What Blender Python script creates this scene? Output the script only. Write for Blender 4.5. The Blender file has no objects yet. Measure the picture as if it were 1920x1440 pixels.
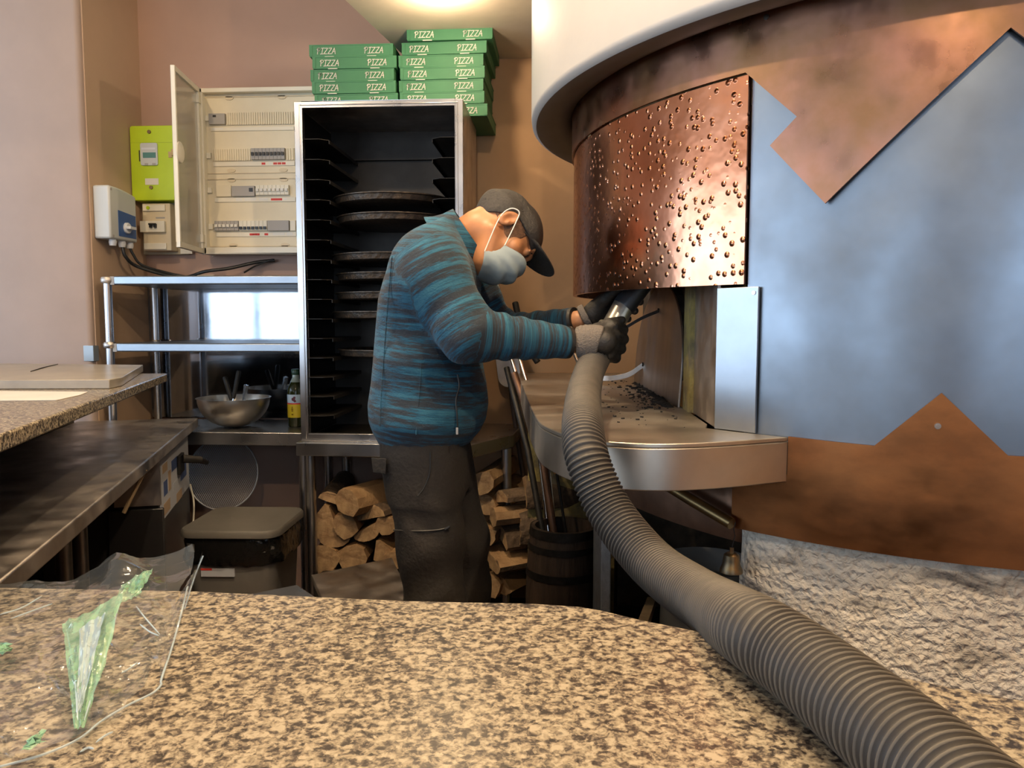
import bpy, bmesh, math, random
import numpy as np
from mathutils import Vector, Matrix, noise
random.seed(7)
R = math.radians
SC = bpy.context.scene
COL = SC.collection

# ---------------------------------------------------------------- camera
CAM_H, YAW, PITCH, FPX = 1.30, R(3.5), math.atan(115 / 1440), 1440.0
cd = bpy.data.cameras.new('camera'); cam = bpy.data.objects.new('camera', cd); COL.objects.link(cam)
cd.sensor_fit = 'HORIZONTAL'; cd.sensor_width = 36; cd.lens = 36 * FPX / 1920; cd.clip_start = 0.02
cam.location = (0, 0, CAM_H); cam.rotation_euler = (R(90) - PITCH, 0, YAW)
SC.camera = cam

# ---------------------------------------------------------------- view, world
SC.view_settings.view_transform = 'Standard'; SC.view_settings.look = 'None'
SC.view_settings.gamma = 1; SC.view_settings.use_curve_mapping = False
SC.view_settings.exposure = 0.2
SC.cycles.use_denoising = True
SC.cycles.max_bounces = 8; SC.cycles.diffuse_bounces = 4; SC.cycles.glossy_bounces = 5
SC.cycles.transparent_max_bounces = 16; SC.cycles.sample_clamp_indirect = 6
SC.cycles.caustics_reflective = False; SC.cycles.caustics_refractive = False
w = bpy.data.worlds.new('daylight'); SC.world = w; w.use_nodes = True
w.node_tree.nodes['Background'].inputs[0].default_value = (.62, .76, 1, 1)
w.node_tree.nodes['Background'].inputs[1].default_value = 1.0

# ---------------------------------------------------------------- lights
def area(name, loc, target, sx, sy, power, col, spread=180):
    l = bpy.data.lights.new(name, 'AREA'); l.shape = 'RECTANGLE'; l.size = sx; l.size_y = sy
    l.energy = power; l.color = col; l.spread = R(spread)
    o = bpy.data.objects.new(name, l); COL.objects.link(o); o.location = loc
    o.rotation_euler = (Vector(target) - Vector(loc)).to_track_quat('-Z', 'Y').to_euler()
    return o
DAY = (.66, .82, 1.0); WARM = (1.0, .76, .50)
# daylight through the street windows behind and to the left of the camera
area('daylight_back_left', (-3.5, -3.57, 1.73), (-3.5, 0, 1.75), 2.86, 1.72, 66, DAY)
area('daylight_left', (-5.07, -.15, 1.73), (0, -.15, 1.75), 4.86, 1.72, 132, DAY)
area('daylight_back_right', (.6, -3.57, 1.73), (.6, 0, 1.73), 2.16, 1.6, 28, DAY)
def spot(name, loc, power, size=R(150), rad=.05, col=WARM, target=None):
    l = bpy.data.lights.new(name, 'POINT'); l.energy = power
    l.shadow_soft_size = rad; l.color = col
    o = bpy.data.objects.new(name, l); COL.objects.link(o); o.location = loc
    if target: o.rotation_euler = (Vector(target) - Vector(loc)).to_track_quat('-Z', 'Y').to_euler()
    return o
LAMPS = [(-.43, 2.82, 2.48, 7), (-.45, 1.55, 3.0, 95), (.62, .72, 3.0, 75), (-1.6, 1.3, 3.0, 45), (-.1, -.6, 3.0, 45)]
for i, (x, y, z, p) in enumerate(LAMPS):
    spot('ceiling_lamp_light', (x, y, z - .075), p, rad=.03)

# ---------------------------------------------------------------- measuring helpers: photo pixel + real distance -> place
cf = np.array([-math.sin(YAW) * math.cos(PITCH), math.cos(YAW) * math.cos(PITCH), -math.sin(PITCH)])
cr = np.array([math.cos(YAW), math.sin(YAW), 0.]); cu = np.cross(cr, cf); C0 = np.array([0, 0, CAM_H])
def ray(x, y): return cf + cr * (x - 960) / FPX + cu * (720 - y) / FPX
def Zp(x, y, Z): d = ray(x, y); return C0 + d * (Z - CAM_H) / d[2]
def Yp(x, y, Y): d = ray(x, y); return C0 + d * Y / d[1]
def Xp(x, y, X): d = ray(x, y); return C0 + d * X / d[0]
def Dp(x, y, D): return C0 + ray(x, y) * D

# ---------------------------------------------------------------- materials
MATS = {}; OFF = set()
def mat(name, col=(.5, .5, .5), rough=.5, metal=0., var=0., vscale=8., col2=None, bump=0., bscale=40., rvar=0., alpha=1., trans=0., emit=None, es=0., stretch=(1, 1, 1), spec=.5, sheen=0.):
    if name in MATS: return MATS[name]
    m = bpy.data.materials.new(name); m.use_nodes = True; nt = m.node_tree; N = nt.nodes; L = nt.links
    b = N['Principled BSDF']; MATS[name] = m
    b.inputs['Base Color'].default_value = (*col, 1); b.inputs['Roughness'].default_value = rough
    b.inputs['Metallic'].default_value = metal; b.inputs['Alpha'].default_value = alpha
    b.inputs['Transmission Weight'].default_value = trans; b.inputs['Specular IOR Level'].default_value = spec
    if sheen: b.inputs['Sheen Weight'].default_value = sheen
    if emit: b.inputs['Emission Color'].default_value = (*emit, 1); b.inputs['Emission Strength'].default_value = es
    if var or bump or rvar:
        tc = N.new('ShaderNodeTexCoord'); mp = N.new('ShaderNodeMapping'); mp.inputs['Scale'].default_value = stretch
        L.new(tc.outputs['Object'], mp.inputs[0])
    if var:
        n = N.new('ShaderNodeTexNoise'); n.inputs['Scale'].default_value = vscale; n.inputs['Detail'].default_value = 5
        n.inputs['Roughness'].default_value = .6
        L.new(mp.outputs[0], n.inputs['Vector'])
        r = N.new('ShaderNodeValToRGB'); c2 = col2 or tuple(c * (1 - var) for c in col)
        r.color_ramp.elements[0].position = .35; r.color_ramp.elements[1].position = .65
        r.color_ramp.elements[0].color = (*c2, 1); r.color_ramp.elements[1].color = (*col, 1)
        L.new(n.outputs['Fac'], r.inputs[0]); L.new(r.outputs[0], b.inputs['Base Color'])
    if rvar:
        n = N.new('ShaderNodeTexNoise'); n.inputs['Scale'].default_value = vscale * 1.7; n.inputs['Detail'].default_value = 6
        L.new(mp.outputs[0], n.inputs['Vector'])
        r = N.new('ShaderNodeMapRange'); r.inputs['From Min'].default_value = .3; r.inputs['From Max'].default_value = .7
        r.inputs['To Min'].default_value = max(0, rough - rvar); r.inputs['To Max'].default_value = rough + rvar
        L.new(n.outputs['Fac'], r.inputs[0]); L.new(r.outputs[0], b.inputs['Roughness'])
    if bump:
        n = N.new('ShaderNodeTexNoise'); n.inputs['Scale'].default_value = bscale; n.inputs['Detail'].default_value = 4
        L.new(mp.outputs[0], n.inputs['Vector'])
        u = N.new('ShaderNodeBump'); u.inputs['Strength'].default_value = bump; u.inputs['Distance'].default_value = .01
        L.new(n.outputs['Fac'], u.inputs['Height']); L.new(u.outputs[0], b.inputs['Normal'])
    return m

def granite(name, sc, stops, rough=.25):
    m = bpy.data.materials.new(name); m.use_nodes = True; nt = m.node_tree; N = nt.nodes; L = nt.links; b = N['Principled BSDF']
    tc = N.new('ShaderNodeTexCoord')
    n0 = N.new('ShaderNodeTexNoise'); n0.inputs['Scale'].default_value = sc; n0.inputs['Detail'].default_value = 3.5; n0.inputs['Roughness'].default_value = .62
    n0.inputs['Distortion'].default_value = .4
    L.new(tc.outputs['Object'], n0.inputs['Vector'])
    v = N.new('ShaderNodeTexVoronoi'); v.inputs['Scale'].default_value = sc * 2.1; L.new(tc.outputs['Object'], v.inputs['Vector'])
    sep = N.new('ShaderNodeSeparateColor'); L.new(v.outputs['Color'], sep.inputs[0])
    ma = N.new('ShaderNodeMath'); ma.operation = 'MULTIPLY_ADD'; ma.inputs[1].default_value = .16; L.new(sep.outputs[0], ma.inputs[0]); L.new(n0.outputs['Fac'], ma.inputs[2])
    r = N.new('ShaderNodeValToRGB'); cr_ = r.color_ramp
    while len(cr_.elements) < len(stops): cr_.elements.new(.5)
    for e, (p, c) in zip(cr_.elements, stops): e.position = p; e.color = (*c, 1)
    L.new(ma.outputs[0], r.inputs[0]); L.new(r.outputs[0], b.inputs['Base Color'])
    b.inputs['Roughness'].default_value = rough
    MATS[name] = m; return m

# ---------------------------------------------------------------- mesh helpers
def smooth_by_angle(me, ang=35):
    me.polygons.foreach_set('use_smooth', [True] * len(me.polygons))
    me.set_sharp_from_angle(angle=R(ang))
def link(name, me, parent=None, m=None, smooth=True, ang=35):
    o = bpy.data.objects.new(name, me); COL.objects.link(o)
    if m is not None: me.materials.append(MATS[m] if isinstance(m, str) else m)
    if smooth: smooth_by_angle(me, ang)
    if parent is not None:
        o.parent = parent
        if parent.name in OFF: o.matrix_parent_inverse = parent_world(parent).inverted()
    return o
def parent_world(o):
    M = o.matrix_basis.copy()
    if o.parent is not None: M = parent_world(o.parent) @ o.matrix_parent_inverse @ M
    return M
class MB:
    def __init__(s): s.v = []; s.f = []
    def add(s, vs, fs):
        k = len(s.v); s.v += [tuple(float(c) for c in v) for v in vs]; s.f += [tuple(i + k for i in f) for f in fs]; return s
    def box(s, a, b, M=None):
        x0, y0, z0 = a; x1, y1, z1 = b
        vs = [Vector(p) for p in ((x0, y0, z0), (x1, y0, z0), (x1, y1, z0), (x0, y1, z0), (x0, y0, z1), (x1, y0, z1), (x1, y1, z1), (x0, y1, z1))]
        if M is not None: vs = [M @ v for v in vs]
        return s.add(vs, [(0, 3, 2, 1), (4, 5, 6, 7), (0, 1, 5, 4), (1, 2, 6, 5), (2, 3, 7, 6), (3, 0, 4, 7)])
    def prism(s, pts, z0, z1, M=None):
        n = len(pts); vs = [Vector((x, y, z0)) for x, y in pts] + [Vector((x, y, z1)) for x, y in pts]
        if M is not None: vs = [M @ v for v in vs]
        return s.add(vs, [tuple(range(n))[::-1], tuple(range(n, 2 * n))] + [(i, (i + 1) % n, n + (i + 1) % n, n + i) for i in range(n)])
    def tube(s, path, rad, seg=12, cap=True):
        P = [Vector(p) for p in path]; n = len(P)
        rr = rad if hasattr(rad, '__len__') else [rad] * n
        t = (P[1] - P[0]).normalized(); nrm = t.orthogonal().normalized(); vs = []
        for i in range(n):
            t2 = (P[min(i + 1, n - 1)] - P[max(i - 1, 0)]).normalized()
            q = t.rotation_difference(t2); nrm = (q @ nrm); nrm = (nrm - t2 * nrm.dot(t2)).normalized(); t = t2; b = t.cross(nrm)
            for k in range(seg):
                a = 2 * math.pi * k / seg; vs.append(P[i] + (nrm * math.cos(a) + b * math.sin(a)) * rr[i])
        fs = [(i * seg + k, i * seg + (k + 1) % seg, (i + 1) * seg + (k + 1) % seg, (i + 1) * seg + k) for i in range(n - 1) for k in range(seg)]
        if cap: fs += [tuple(range(seg))[::-1], tuple(range((n - 1) * seg, n * seg))]
        return s.add(vs, fs)
    def lathe(s, prof, c=(0, 0, 0), seg=32, M=None, a0=0, a1=360, closed=False):
        full = abs(a1 - a0) >= 360; ns = seg if full else seg + 1; vs = []; n = len(prof)
        for k in range(ns):
            a = R(a0 + (a1 - a0) * k / seg)
            for r, z in prof:
                v = Vector((c[0] + r * math.cos(a), c[1] + r * math.sin(a), c[2] + z)); vs.append(M @ v if M is not None else v)
        m = n if closed else n - 1
        fs = [(k * n + i, ((k + 1) % ns) * n + i, ((k + 1) % ns) * n + (i + 1) % n, k * n + (i + 1) % n) for k in range(seg) for i in range(m)]
        if not full and closed: fs += [tuple(range(n)), tuple(range((ns - 1) * n, ns * n))[::-1]]
        return s.add(vs, fs)
    def disc(s, c, r, axis=(0, 0, 1), h=.002, seg=20):
        A = Vector(axis).normalized(); c = Vector(c); return s.tube([c, c + A * h], r, seg)
    def build(s, name, m=None, parent=None, smooth=True, bev=0, ang=35):
        me = bpy.data.meshes.new(name); me.from_pydata(s.v, [], s.f); me.update(); me.validate()
        bm = bmesh.new(); bm.from_mesh(me); bmesh.ops.remove_doubles(bm, verts=bm.verts, dist=1e-6)
        bm.faces.ensure_lookup_table()
        bmesh.ops.recalc_face_normals(bm, faces=bm.faces); bm.to_mesh(me); bm.free()
        o = link(name, me, parent, m, smooth, ang)
        if bev:
            mo = o.modifiers.new('bevel', 'BEVEL'); mo.width = bev; mo.segments = 2; mo.limit_method = 'ANGLE'; mo.angle_limit = R(40)
        return o
def tag(o, label=None, cat=None, group=None, kind=None):
    if label: o['label'] = label
    if cat: o['category'] = cat
    if group: o['group'] = group
    if kind: o['kind'] = kind
    return o
def thing(name, label, cat, loc=(0, 0, 0), rz=0, group=None):
    o = bpy.data.objects.new(name, None); COL.objects.link(o); o.location = loc; o.rotation_euler = (0, 0, rz)
    o.empty_display_size = .05
    return tag(o, label, cat, group)
def wthing(name, label, cat, loc, group=None):
    """an Empty at the thing's base whose parts are given in world coordinates"""
    o = thing(name, label, cat, loc, 0, group); OFF.add(o.name); return o
def sub(o):
    OFF.add(o.name); return o
def copy_tree(o, parent=None):
    c = o.copy(); COL.objects.link(c)
    if parent is not None: c.parent = parent; c.matrix_parent_inverse = o.matrix_parent_inverse.copy()
    for ch in [x for x in bpy.data.objects if x.parent == o]: copy_tree(ch, c)
    return c
def rrect(x0, y0, x1, y1, r, n=5):
    out = []
    for cx, cy, a in ((x1 - r, y0 + r, -90), (x1 - r, y1 - r, 0), (x0 + r, y1 - r, 90), (x0 + r, y0 + r, 180)):
        for k in range(n + 1):
            t = R(a + 90 * k / n); out.append((cx + r * math.cos(t), cy + r * math.sin(t)))
    return out
def catmull(P, n=8):
    P = [np.array(p, float) for p in P]; Q = [2 * P[0] - P[1]] + P + [2 * P[-1] - P[-2]]; out = []
    for i in range(1, len(Q) - 2):
        for k in range(n):
            t = k / n; a, b, c, d = Q[i - 1:i + 3]
            out.append(.5 * (2 * b + (c - a) * t + (2 * a - 5 * b + 4 * c - d) * t * t + (3 * b - a - 3 * c + d) * t ** 3))
    out.append(P[-1]); return out

# ---------------------------------------------------------------- implicit surfaces (numpy) for organic forms
class Field:
    def __init__(s, lo, hi, h):
        s.lo = np.array(lo, np.float32); s.h = h; n = np.ceil((np.array(hi) - lo) / h).astype(int) + 1; s.n = n
        ax = [s.lo[i] + h * np.arange(n[i], dtype=np.float32) for i in range(3)]
        s.X, s.Y, s.Z = np.meshgrid(*ax, indexing='ij'); s.f = np.full(n, 1e3, np.float32)
    def un(s, d, k=0.):
        if k <= 0: s.f = np.minimum(s.f, d); return s
        hh = np.clip(.5 + .5 * (d - s.f) / k, 0, 1); s.f = d * (1 - hh) + s.f * hh - k * hh * (1 - hh); return s
    def cut(s, d, k=0.):
        a = -s.f; b = d
        if k <= 0: s.f = np.maximum(s.f, -d); return s
        hh = np.clip(.5 + .5 * (b - a) / k, 0, 1); s.f = -(b * (1 - hh) + a * hh - k * hh * (1 - hh)); return s
    def cone(s, a, b, ra, rb, sy=1.):
        a = np.array(a, float); b = np.array(b, float); ab = b - a; ab2 = ab @ ab
        x, y, z = s.X - a[0], s.Y - a[1], s.Z - a[2]
        t = np.clip((x * ab[0] + y * ab[1] + z * ab[2]) / ab2, 0, 1)
        return np.sqrt((x - t * ab[0]) ** 2 + ((y - t * ab[1]) / sy) ** 2 + (z - t * ab[2]) ** 2) - (ra + (rb - ra) * t)
    def ell(s, c, r, M=None):
        x, y, z = s.X - c[0], s.Y - c[1], s.Z - c[2]
        if M is not None:
            M = np.array(M); x, y, z = (x * M[0][i] + y * M[1][i] + z * M[2][i] for i in range(3))
        q = np.sqrt((x / r[0]) ** 2 + (y / r[1]) ** 2 + (z / r[2]) ** 2); return (q - 1) * min(r)
    def mesh(s):
        f = s.f; ins = f < 0; n = f.shape
        g = [ins[:-1, :-1, :-1], ins[1:, :-1, :-1], ins[:-1, 1:, :-1], ins[1:, 1:, :-1], ins[:-1, :-1, 1:], ins[1:, :-1, 1:], ins[:-1, 1:, 1:], ins[1:, 1:, 1:]]
        c = sum(a.astype(np.int8) for a in g); act = (c > 0) & (c < 8); idx = np.argwhere(act)
        ids = np.full(act.shape, -1, np.int64); ids[act] = np.arange(len(idx))
        off = np.array([(a & 1, (a >> 1) & 1, (a >> 2) & 1) for a in range(8)])
        vals = np.stack([f[idx[:, 0] + o[0], idx[:, 1] + o[1], idx[:, 2] + o[2]] for o in off], 1)
        acc = np.zeros((len(idx), 3)); cnt = np.zeros(len(idx))
        for a in range(8):
            for bit in (1, 2, 4):
                if a & bit: continue
                b = a | bit; va, vb = vals[:, a], vals[:, b]; m = (va < 0) != (vb < 0)
                t = np.where(m, va / np.where(m, va - vb, 1), 0)[:, None]
                acc += np.where(m[:, None], off[a] + (off[b] - off[a]) * t, 0); cnt += m
        V = s.lo + s.h * (idx + acc / cnt[:, None])
        Fq = []
        for ax in range(3):
            sl0 = [slice(None)] * 3; sl1 = [slice(None)] * 3; sl0[ax] = slice(0, -1); sl1[ax] = slice(1, None)
            e = ins[tuple(sl0)] != ins[tuple(sl1)]; E = np.argwhere(e); o1, o2 = [i for i in range(3) if i != ax]
            ok = (E[:, o1] > 0) & (E[:, o2] > 0) & (E[:, o1] < n[o1] - 1) & (E[:, o2] < n[o2] - 1); E = E[ok]
            def cid(d1, d2):
                q = E.copy(); q[:, o1] -= d1; q[:, o2] -= d2; return ids[q[:, 0], q[:, 1], q[:, 2]]
            q = np.stack([cid(0, 0), cid(1, 0), cid(1, 1), cid(0, 1)], 1); fl = ins[E[:, 0], E[:, 1], E[:, 2]]
            if ax == 1: fl = ~fl
            q[fl] = q[fl][:, ::-1]; Fq.append(q)
        return V, np.concatenate(Fq)
def np_mesh(name, V, Fq, m, parent=None, relax=1, ang=180):
    V = np.array(V, float)
    for _ in range(relax):
        acc = np.zeros_like(V); cnt = np.zeros(len(V))
        for a, b in ((0, 1), (1, 2), (2, 3), (3, 0)):
            np.add.at(acc, Fq[:, a], V[Fq[:, b]]); np.add.at(acc, Fq[:, b], V[Fq[:, a]]); np.add.at(cnt, Fq[:, a], 1); np.add.at(cnt, Fq[:, b], 1)
        V = V * .5 + .5 * acc / np.maximum(cnt, 1)[:, None]
    me = bpy.data.meshes.new(name); me.vertices.add(len(V)); me.vertices.foreach_set('co', V.ravel())
    me.loops.add(len(Fq) * 4); me.loops.foreach_set('vertex_index', Fq[:, ::-1].ravel().astype(np.int32)); me.polygons.add(len(Fq))
    me.polygons.foreach_set('loop_start', np.arange(0, len(Fq) * 4, 4, dtype=np.int32)); me.update(calc_edges=True); me.validate()
    return link(name, me, parent, m, True, ang), V
mat('wall_side_tan', (.56, .40, .28), .75, var=.1, vscale=2.2, bump=.05, bscale=30)
mat('wall_tan', (.74, .44, .225), .75, var=.16, vscale=2.2, bump=.06, bscale=30)
mat('wall_pink', (.43, .335, .29), .7, var=.12, vscale=2.0, bump=.05, bscale=25)
mat('wall_rear', (.44, .285, .215), .75, var=.1, vscale=2.)
mat('ceiling_cream', (.74, .65, .50), .8, var=.22, vscale=3., col2=(.64, .55, .42), bump=.03)
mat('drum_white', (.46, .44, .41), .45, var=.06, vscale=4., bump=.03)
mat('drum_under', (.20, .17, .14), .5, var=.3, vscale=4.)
mat('floor_tile', (.10, .06, .045), .5, var=.3, vscale=5)
mat('steel', (.52, .52, .53), .30, 1., var=.10, vscale=5., rvar=.05, bump=.01, bscale=6)
mat('steel_mirror', (.38, .42, .48), .06, 1., var=.2, vscale=3., rvar=.02, bump=.025, bscale=3.)
mat('steel_drum', (.225, .265, .315), .38, 1., var=.20, vscale=2.4, col2=(.16, .18, .205), rvar=.12, bump=.10, bscale=1.6)
mat('steel_worn', (.60, .55, .50), .42, 1., var=.35, vscale=7., rvar=.12)
mat('steel_hearth', (.60, .54, .46), .43, 1., var=.28, vscale=3.5, rvar=.10)
mat('steel_door', (.46, .42, .39), .42, 1., var=.25, vscale=6., stretch=(1, 1, .3), rvar=.1)
mat('steel_dark', (.20, .19, .18), .38, 1., var=.35, vscale=6., rvar=.1)
mat('chrome', (.7, .7, .7), .18, 1.)
mat('steel_plate', (.35, .39, .44), .36, 1., var=.15, vscale=5.)
mat('copper', (.37, .185, .13), .36, 1., var=.3, vscale=7., col2=(.27, .145, .075), rvar=.13, bump=.04, bscale=3.)
mat('copper_low', (.34, .13, .045), .42, 1., var=.4, vscale=6., col2=(.22, .085, .032), rvar=.1, stretch=(1, 1, 2))
mat('copper_dark', (.24, .13, .08), .5, .7, var=.4, vscale=9., rvar=.12)
mat('brass', (.32, .22, .10), .40, 1., var=.35, vscale=14.)
mat('bell_bronze', (.30, .19, .08), .4, 1., var=.5, vscale=40., col2=(.15, .14, .11))
mat('black_matte', (.012, .012, .012), .6)
mat('black_plastic', (.015, .015, .016), .35)
mat('black_iron', (.03, .028, .026), .5, .6, var=.5, vscale=30)
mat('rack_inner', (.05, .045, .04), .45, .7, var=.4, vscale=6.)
mat('pan_black', (.035, .03, .026), .42, .5, var=.6, vscale=40., col2=(.10, .07, .045), bump=.4, bscale=60)
mat('cream_plastic', (.78, .70, .52), .45, var=.08, vscale=6)
mat('cream_old', (.72, .61, .42), .5, var=.12, vscale=6)
mat('cream_light', (.80, .75, .62), .4)
mat('door_smoky', (.50, .46, .37), .12, alpha=.62)
mat('grey_module', (.38, .36, .34), .5)
mat('white_plastic', (.68, .70, .72), .4)
mat('box_grey', (.55, .57, .56), .42)
mat('blue_label', (.03, .10, .30), .4)
mat('lime', (.50, .66, .02), .35, var=.06)
mat('lime_dark', (.36, .48, .02), .4)
mat('beige_board', (.50, .42, .28), .6, var=.2)
mat('lcd', (.10, .25, .24), .15)
mat('label_white', (.78, .76, .70), .6)
mat('label_red', (.6, .05, .04), .6)
mat('green_card', (.055, .21, .09), .62, var=.12, vscale=12, bump=.03)
mat('green_card_side', (.045, .19, .085), .7)
mat('card_white', (.70, .66, .55), .7)
mat('wood_split', (.40, .25, .12), .7, var=.45, vscale=14, col2=(.26, .15, .07), stretch=(1, 1, 1), bump=.5, bscale=60)
mat('wood_end', (.45, .30, .155), .75, var=.5, vscale=22, col2=(.24, .14, .07), bump=.5, bscale=50)
mat('bark', (.13, .085, .05), .85, var=.5, vscale=25, bump=.8, bscale=45)
mat('barrel_wood', (.065, .042, .028), .6, var=.5, vscale=9, col2=(.03, .02, .014), stretch=(4, 4, .5), bump=.3)
mat('wood_handle', (.45, .19, .05), .35, var=.3, vscale=30)
mat('wood_pale', (.42, .30, .17), .6, var=.3, vscale=20, stretch=(1, 1, .1))
mat('plank_dark', (.12, .075, .05), .6, var=.4, vscale=14, stretch=(6, 6, .4))
mat('stone_post', (.42, .43, .43), .85, var=.25, vscale=30, bump=.5, bscale=80)
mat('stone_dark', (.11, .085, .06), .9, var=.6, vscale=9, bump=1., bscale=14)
mat('brick_yellow', (.40, .31, .10), .9, var=.6, vscale=14, col2=(.17, .14, .09), bump=.8, bscale=35)
mat('marble_slab', (.32, .29, .24), .28, var=.3, vscale=7, col2=(.24, .215, .18))
mat('paper', (.60, .58, .56), .6, var=.1, vscale=10)
mat('tape', (.33, .38, .42), .3, .3)
mat('rubber_lid', (.12, .113, .10), .55, var=.2)
mat('bin_body', (.16, .155, .145), .55, var=.15)
mat('bin_bag', (.008, .008, .008), .16, bump=.6, bscale=25)
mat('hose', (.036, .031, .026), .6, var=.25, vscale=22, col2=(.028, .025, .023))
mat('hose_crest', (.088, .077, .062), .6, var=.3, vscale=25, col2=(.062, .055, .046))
mat('pipe_black', (.018, .020, .024), .35)
mat('pipe_steel', (.62, .60, .52), .30, .9, var=.3, vscale=30)
mat('pipe_rubber', (.07, .065, .05), .55)
mat('skin', (.46, .21, .095), .48, var=.13, vscale=9, col2=(.40, .17, .075))
mat('hair', (.035, .022, .015), .8, bump=.8, bscale=200)
mat('hair_short', (.17, .085, .045), .8, var=.5, vscale=120, bump=.4, bscale=300)
mat('cap_cloth', (.030, .027, .024), .8, var=.2, vscale=120, bump=.25, bscale=120)
mat('cap_under', (.010, .010, .011), .8)
mat('mask_blue', (.36, .44, .47), .62, bump=.05)
mat('elastic', (.75, .72, .68), .6)
mat('glove_grey', (.155, .135, .118), .85, bump=.5, bscale=260)
mat('glove_black', (.016, .015, .014), .55, bump=.2, bscale=160)
mat('trouser', (.021, .0175, .015), .85, var=.3, vscale=9, col2=(.015, .013, .012), bump=.25, bscale=90)
mat('shirt', (.30, .36, .48), .8)
mat('shoe', (.02, .02, .02), .5)
mat('zip', (.02, .02, .02), .5, .2)
mat('oil', (.020, .024, .004), .16, spec=.3)
mat('bottle_clear', (.30, .34, .28), .08)
mat('bottle_cap', (.012, .05, .02), .35)
mat('label_yellow', (.62, .48, .02), .5)
mat('label_pale', (.42, .55, .68), .5)
mat('label_plum', (.10, .02, .04), .5)
mat('steel_bowl', (.50, .47, .42), .34, 1., rvar=.06, vscale=3)
mat('mesh_alu', (.42, .42, .42), .4, .5)
mat('cable', (.012, .012, .012), .4)
mat('soot', (.012, .010, .009), .9)
mat('window_frame', (.10, .10, .10), .5)
mat('sticker_white', (.50, .53, .60), .5)
mat('sticker_blue', (.06, .10, .25), .5)
mat('sticker_tan', (.45, .33, .22), .5)
mat('lamp_glow', (1, .9, .7), .5, emit=(1, .80, .52), es=14)
mat('leaf_print', (.25, .55, .30), .4)
GR = [(.35, (.026, .022, .020)), (.41, (.060, .048, .040)), (.455, (.110, .090, .072)), (.49, (.165, .138, .102)), (.545, (.255, .213, .148)), (.66, (.39, .335, .245))]
granite('granite_front', 112, [(p + .07, c) for p, c in GR], .32)
granite('granite_left', 140, [(p + .08, c) for p, c in GR], .24)

# rough plaster of the oven base
m = mat('plaster', (.60, .52, .43), .9); nt = m.node_tree; N = nt.nodes; L = nt.links; b = N['Principled BSDF']
tc = N.new('ShaderNodeTexCoord')
n1 = N.new('ShaderNodeTexNoise'); n1.inputs['Scale'].default_value = 90; n1.inputs['Detail'].default_value = 5; n1.inputs['Distortion'].default_value = .6
v1 = N.new('ShaderNodeTexVoronoi'); v1.inputs['Scale'].default_value = 80; v1.feature = 'SMOOTH_F1'
n2 = N.new('ShaderNodeTexNoise'); n2.inputs['Scale'].default_value = 5; n2.inputs['Detail'].default_value = 6; n2.inputs['Distortion'].default_value = 1.2
mp = N.new('ShaderNodeMapping'); mp.inputs['Scale'].default_value = (1, 1, 2.6)
for n in (n1, v1): L.new(tc.outputs['Object'], n.inputs['Vector'])
L.new(tc.outputs['Object'], mp.inputs[0]); L.new(mp.outputs[0], n2.inputs['Vector'])
r = N.new('ShaderNodeValToRGB'); r.color_ramp.elements[0].position = .30; r.color_ramp.elements[0].color = (.20, .18, .16, 1)
r.color_ramp.elements[1].position = .42; r.color_ramp.elements[1].color = (.74, .66, .54, 1)
e = r.color_ramp.elements.new(.62); e.color = (.80, .74, .64, 1)
L.new(n2.outputs['Fac'], r.inputs[0]); L.new(r.outputs[0], b.inputs['Base Color'])
ma = N.new('ShaderNodeMath'); ma.operation = 'ADD'; L.new(n1.outputs['Fac'], ma.inputs[0]); L.new(v1.outputs['Distance'], ma.inputs[1])
u = N.new('ShaderNodeBump'); u.inputs['Strength'].default_value = .95; u.inputs['Distance'].default_value = .010
L.new(ma.outputs[0], u.inputs['Height']); L.new(u.outputs[0], b.inputs['Normal'])

# hammered copper: rounded dimples
m = mat('copper_hammered', (.62, .265, .15), .24, 1.); nt = m.node_tree; N = nt.nodes; L = nt.links; b = N['Principled BSDF']
tc = N.new('ShaderNodeTexCoord'); v1 = N.new('ShaderNodeTexVoronoi'); v1.inputs['Scale'].default_value = 52; v1.inputs['Randomness'].default_value = 1
L.new(tc.outputs['Object'], v1.inputs['Vector'])
mr = N.new('ShaderNodeMapRange'); mr.interpolation_type = 'SMOOTHSTEP'; mr.inputs['From Min'].default_value = .03; mr.inputs['From Max'].default_value = .36; mr.inputs['To Min'].default_value = 1; mr.inputs['To Max'].default_value = 0
L.new(v1.outputs['Distance'], mr.inputs[0])
n2 = N.new('ShaderNodeTexNoise'); n2.inputs['Scale'].default_value = 5; n2.inputs['Detail'].default_value = 4; L.new(tc.outputs['Object'], n2.inputs['Vector'])
ma = N.new('ShaderNodeMath'); ma.operation = 'MULTIPLY_ADD'; ma.inputs[1].default_value = 1.6; L.new(n2.outputs['Fac'], ma.inputs[0]); L.new(mr.outputs[0], ma.inputs[2])
u = N.new('ShaderNodeBump'); u.inputs['Strength'].default_value = .55; u.inputs['Distance'].default_value = .006
L.new(ma.outputs[0], u.inputs['Height']); L.new(u.outputs[0], b.inputs['Normal'])
r = N.new('ShaderNodeValToRGB'); r.color_ramp.elements[0].position = .35; r.color_ramp.elements[0].color = (.46, .17, .08, 1); r.color_ramp.elements[1].position = .62; r.color_ramp.elements[1].color = (.66, .31, .19, 1)
L.new(n2.outputs['Fac'], r.inputs[0]); L.new(r.outputs[0], b.inputs['Base Color'])

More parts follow.
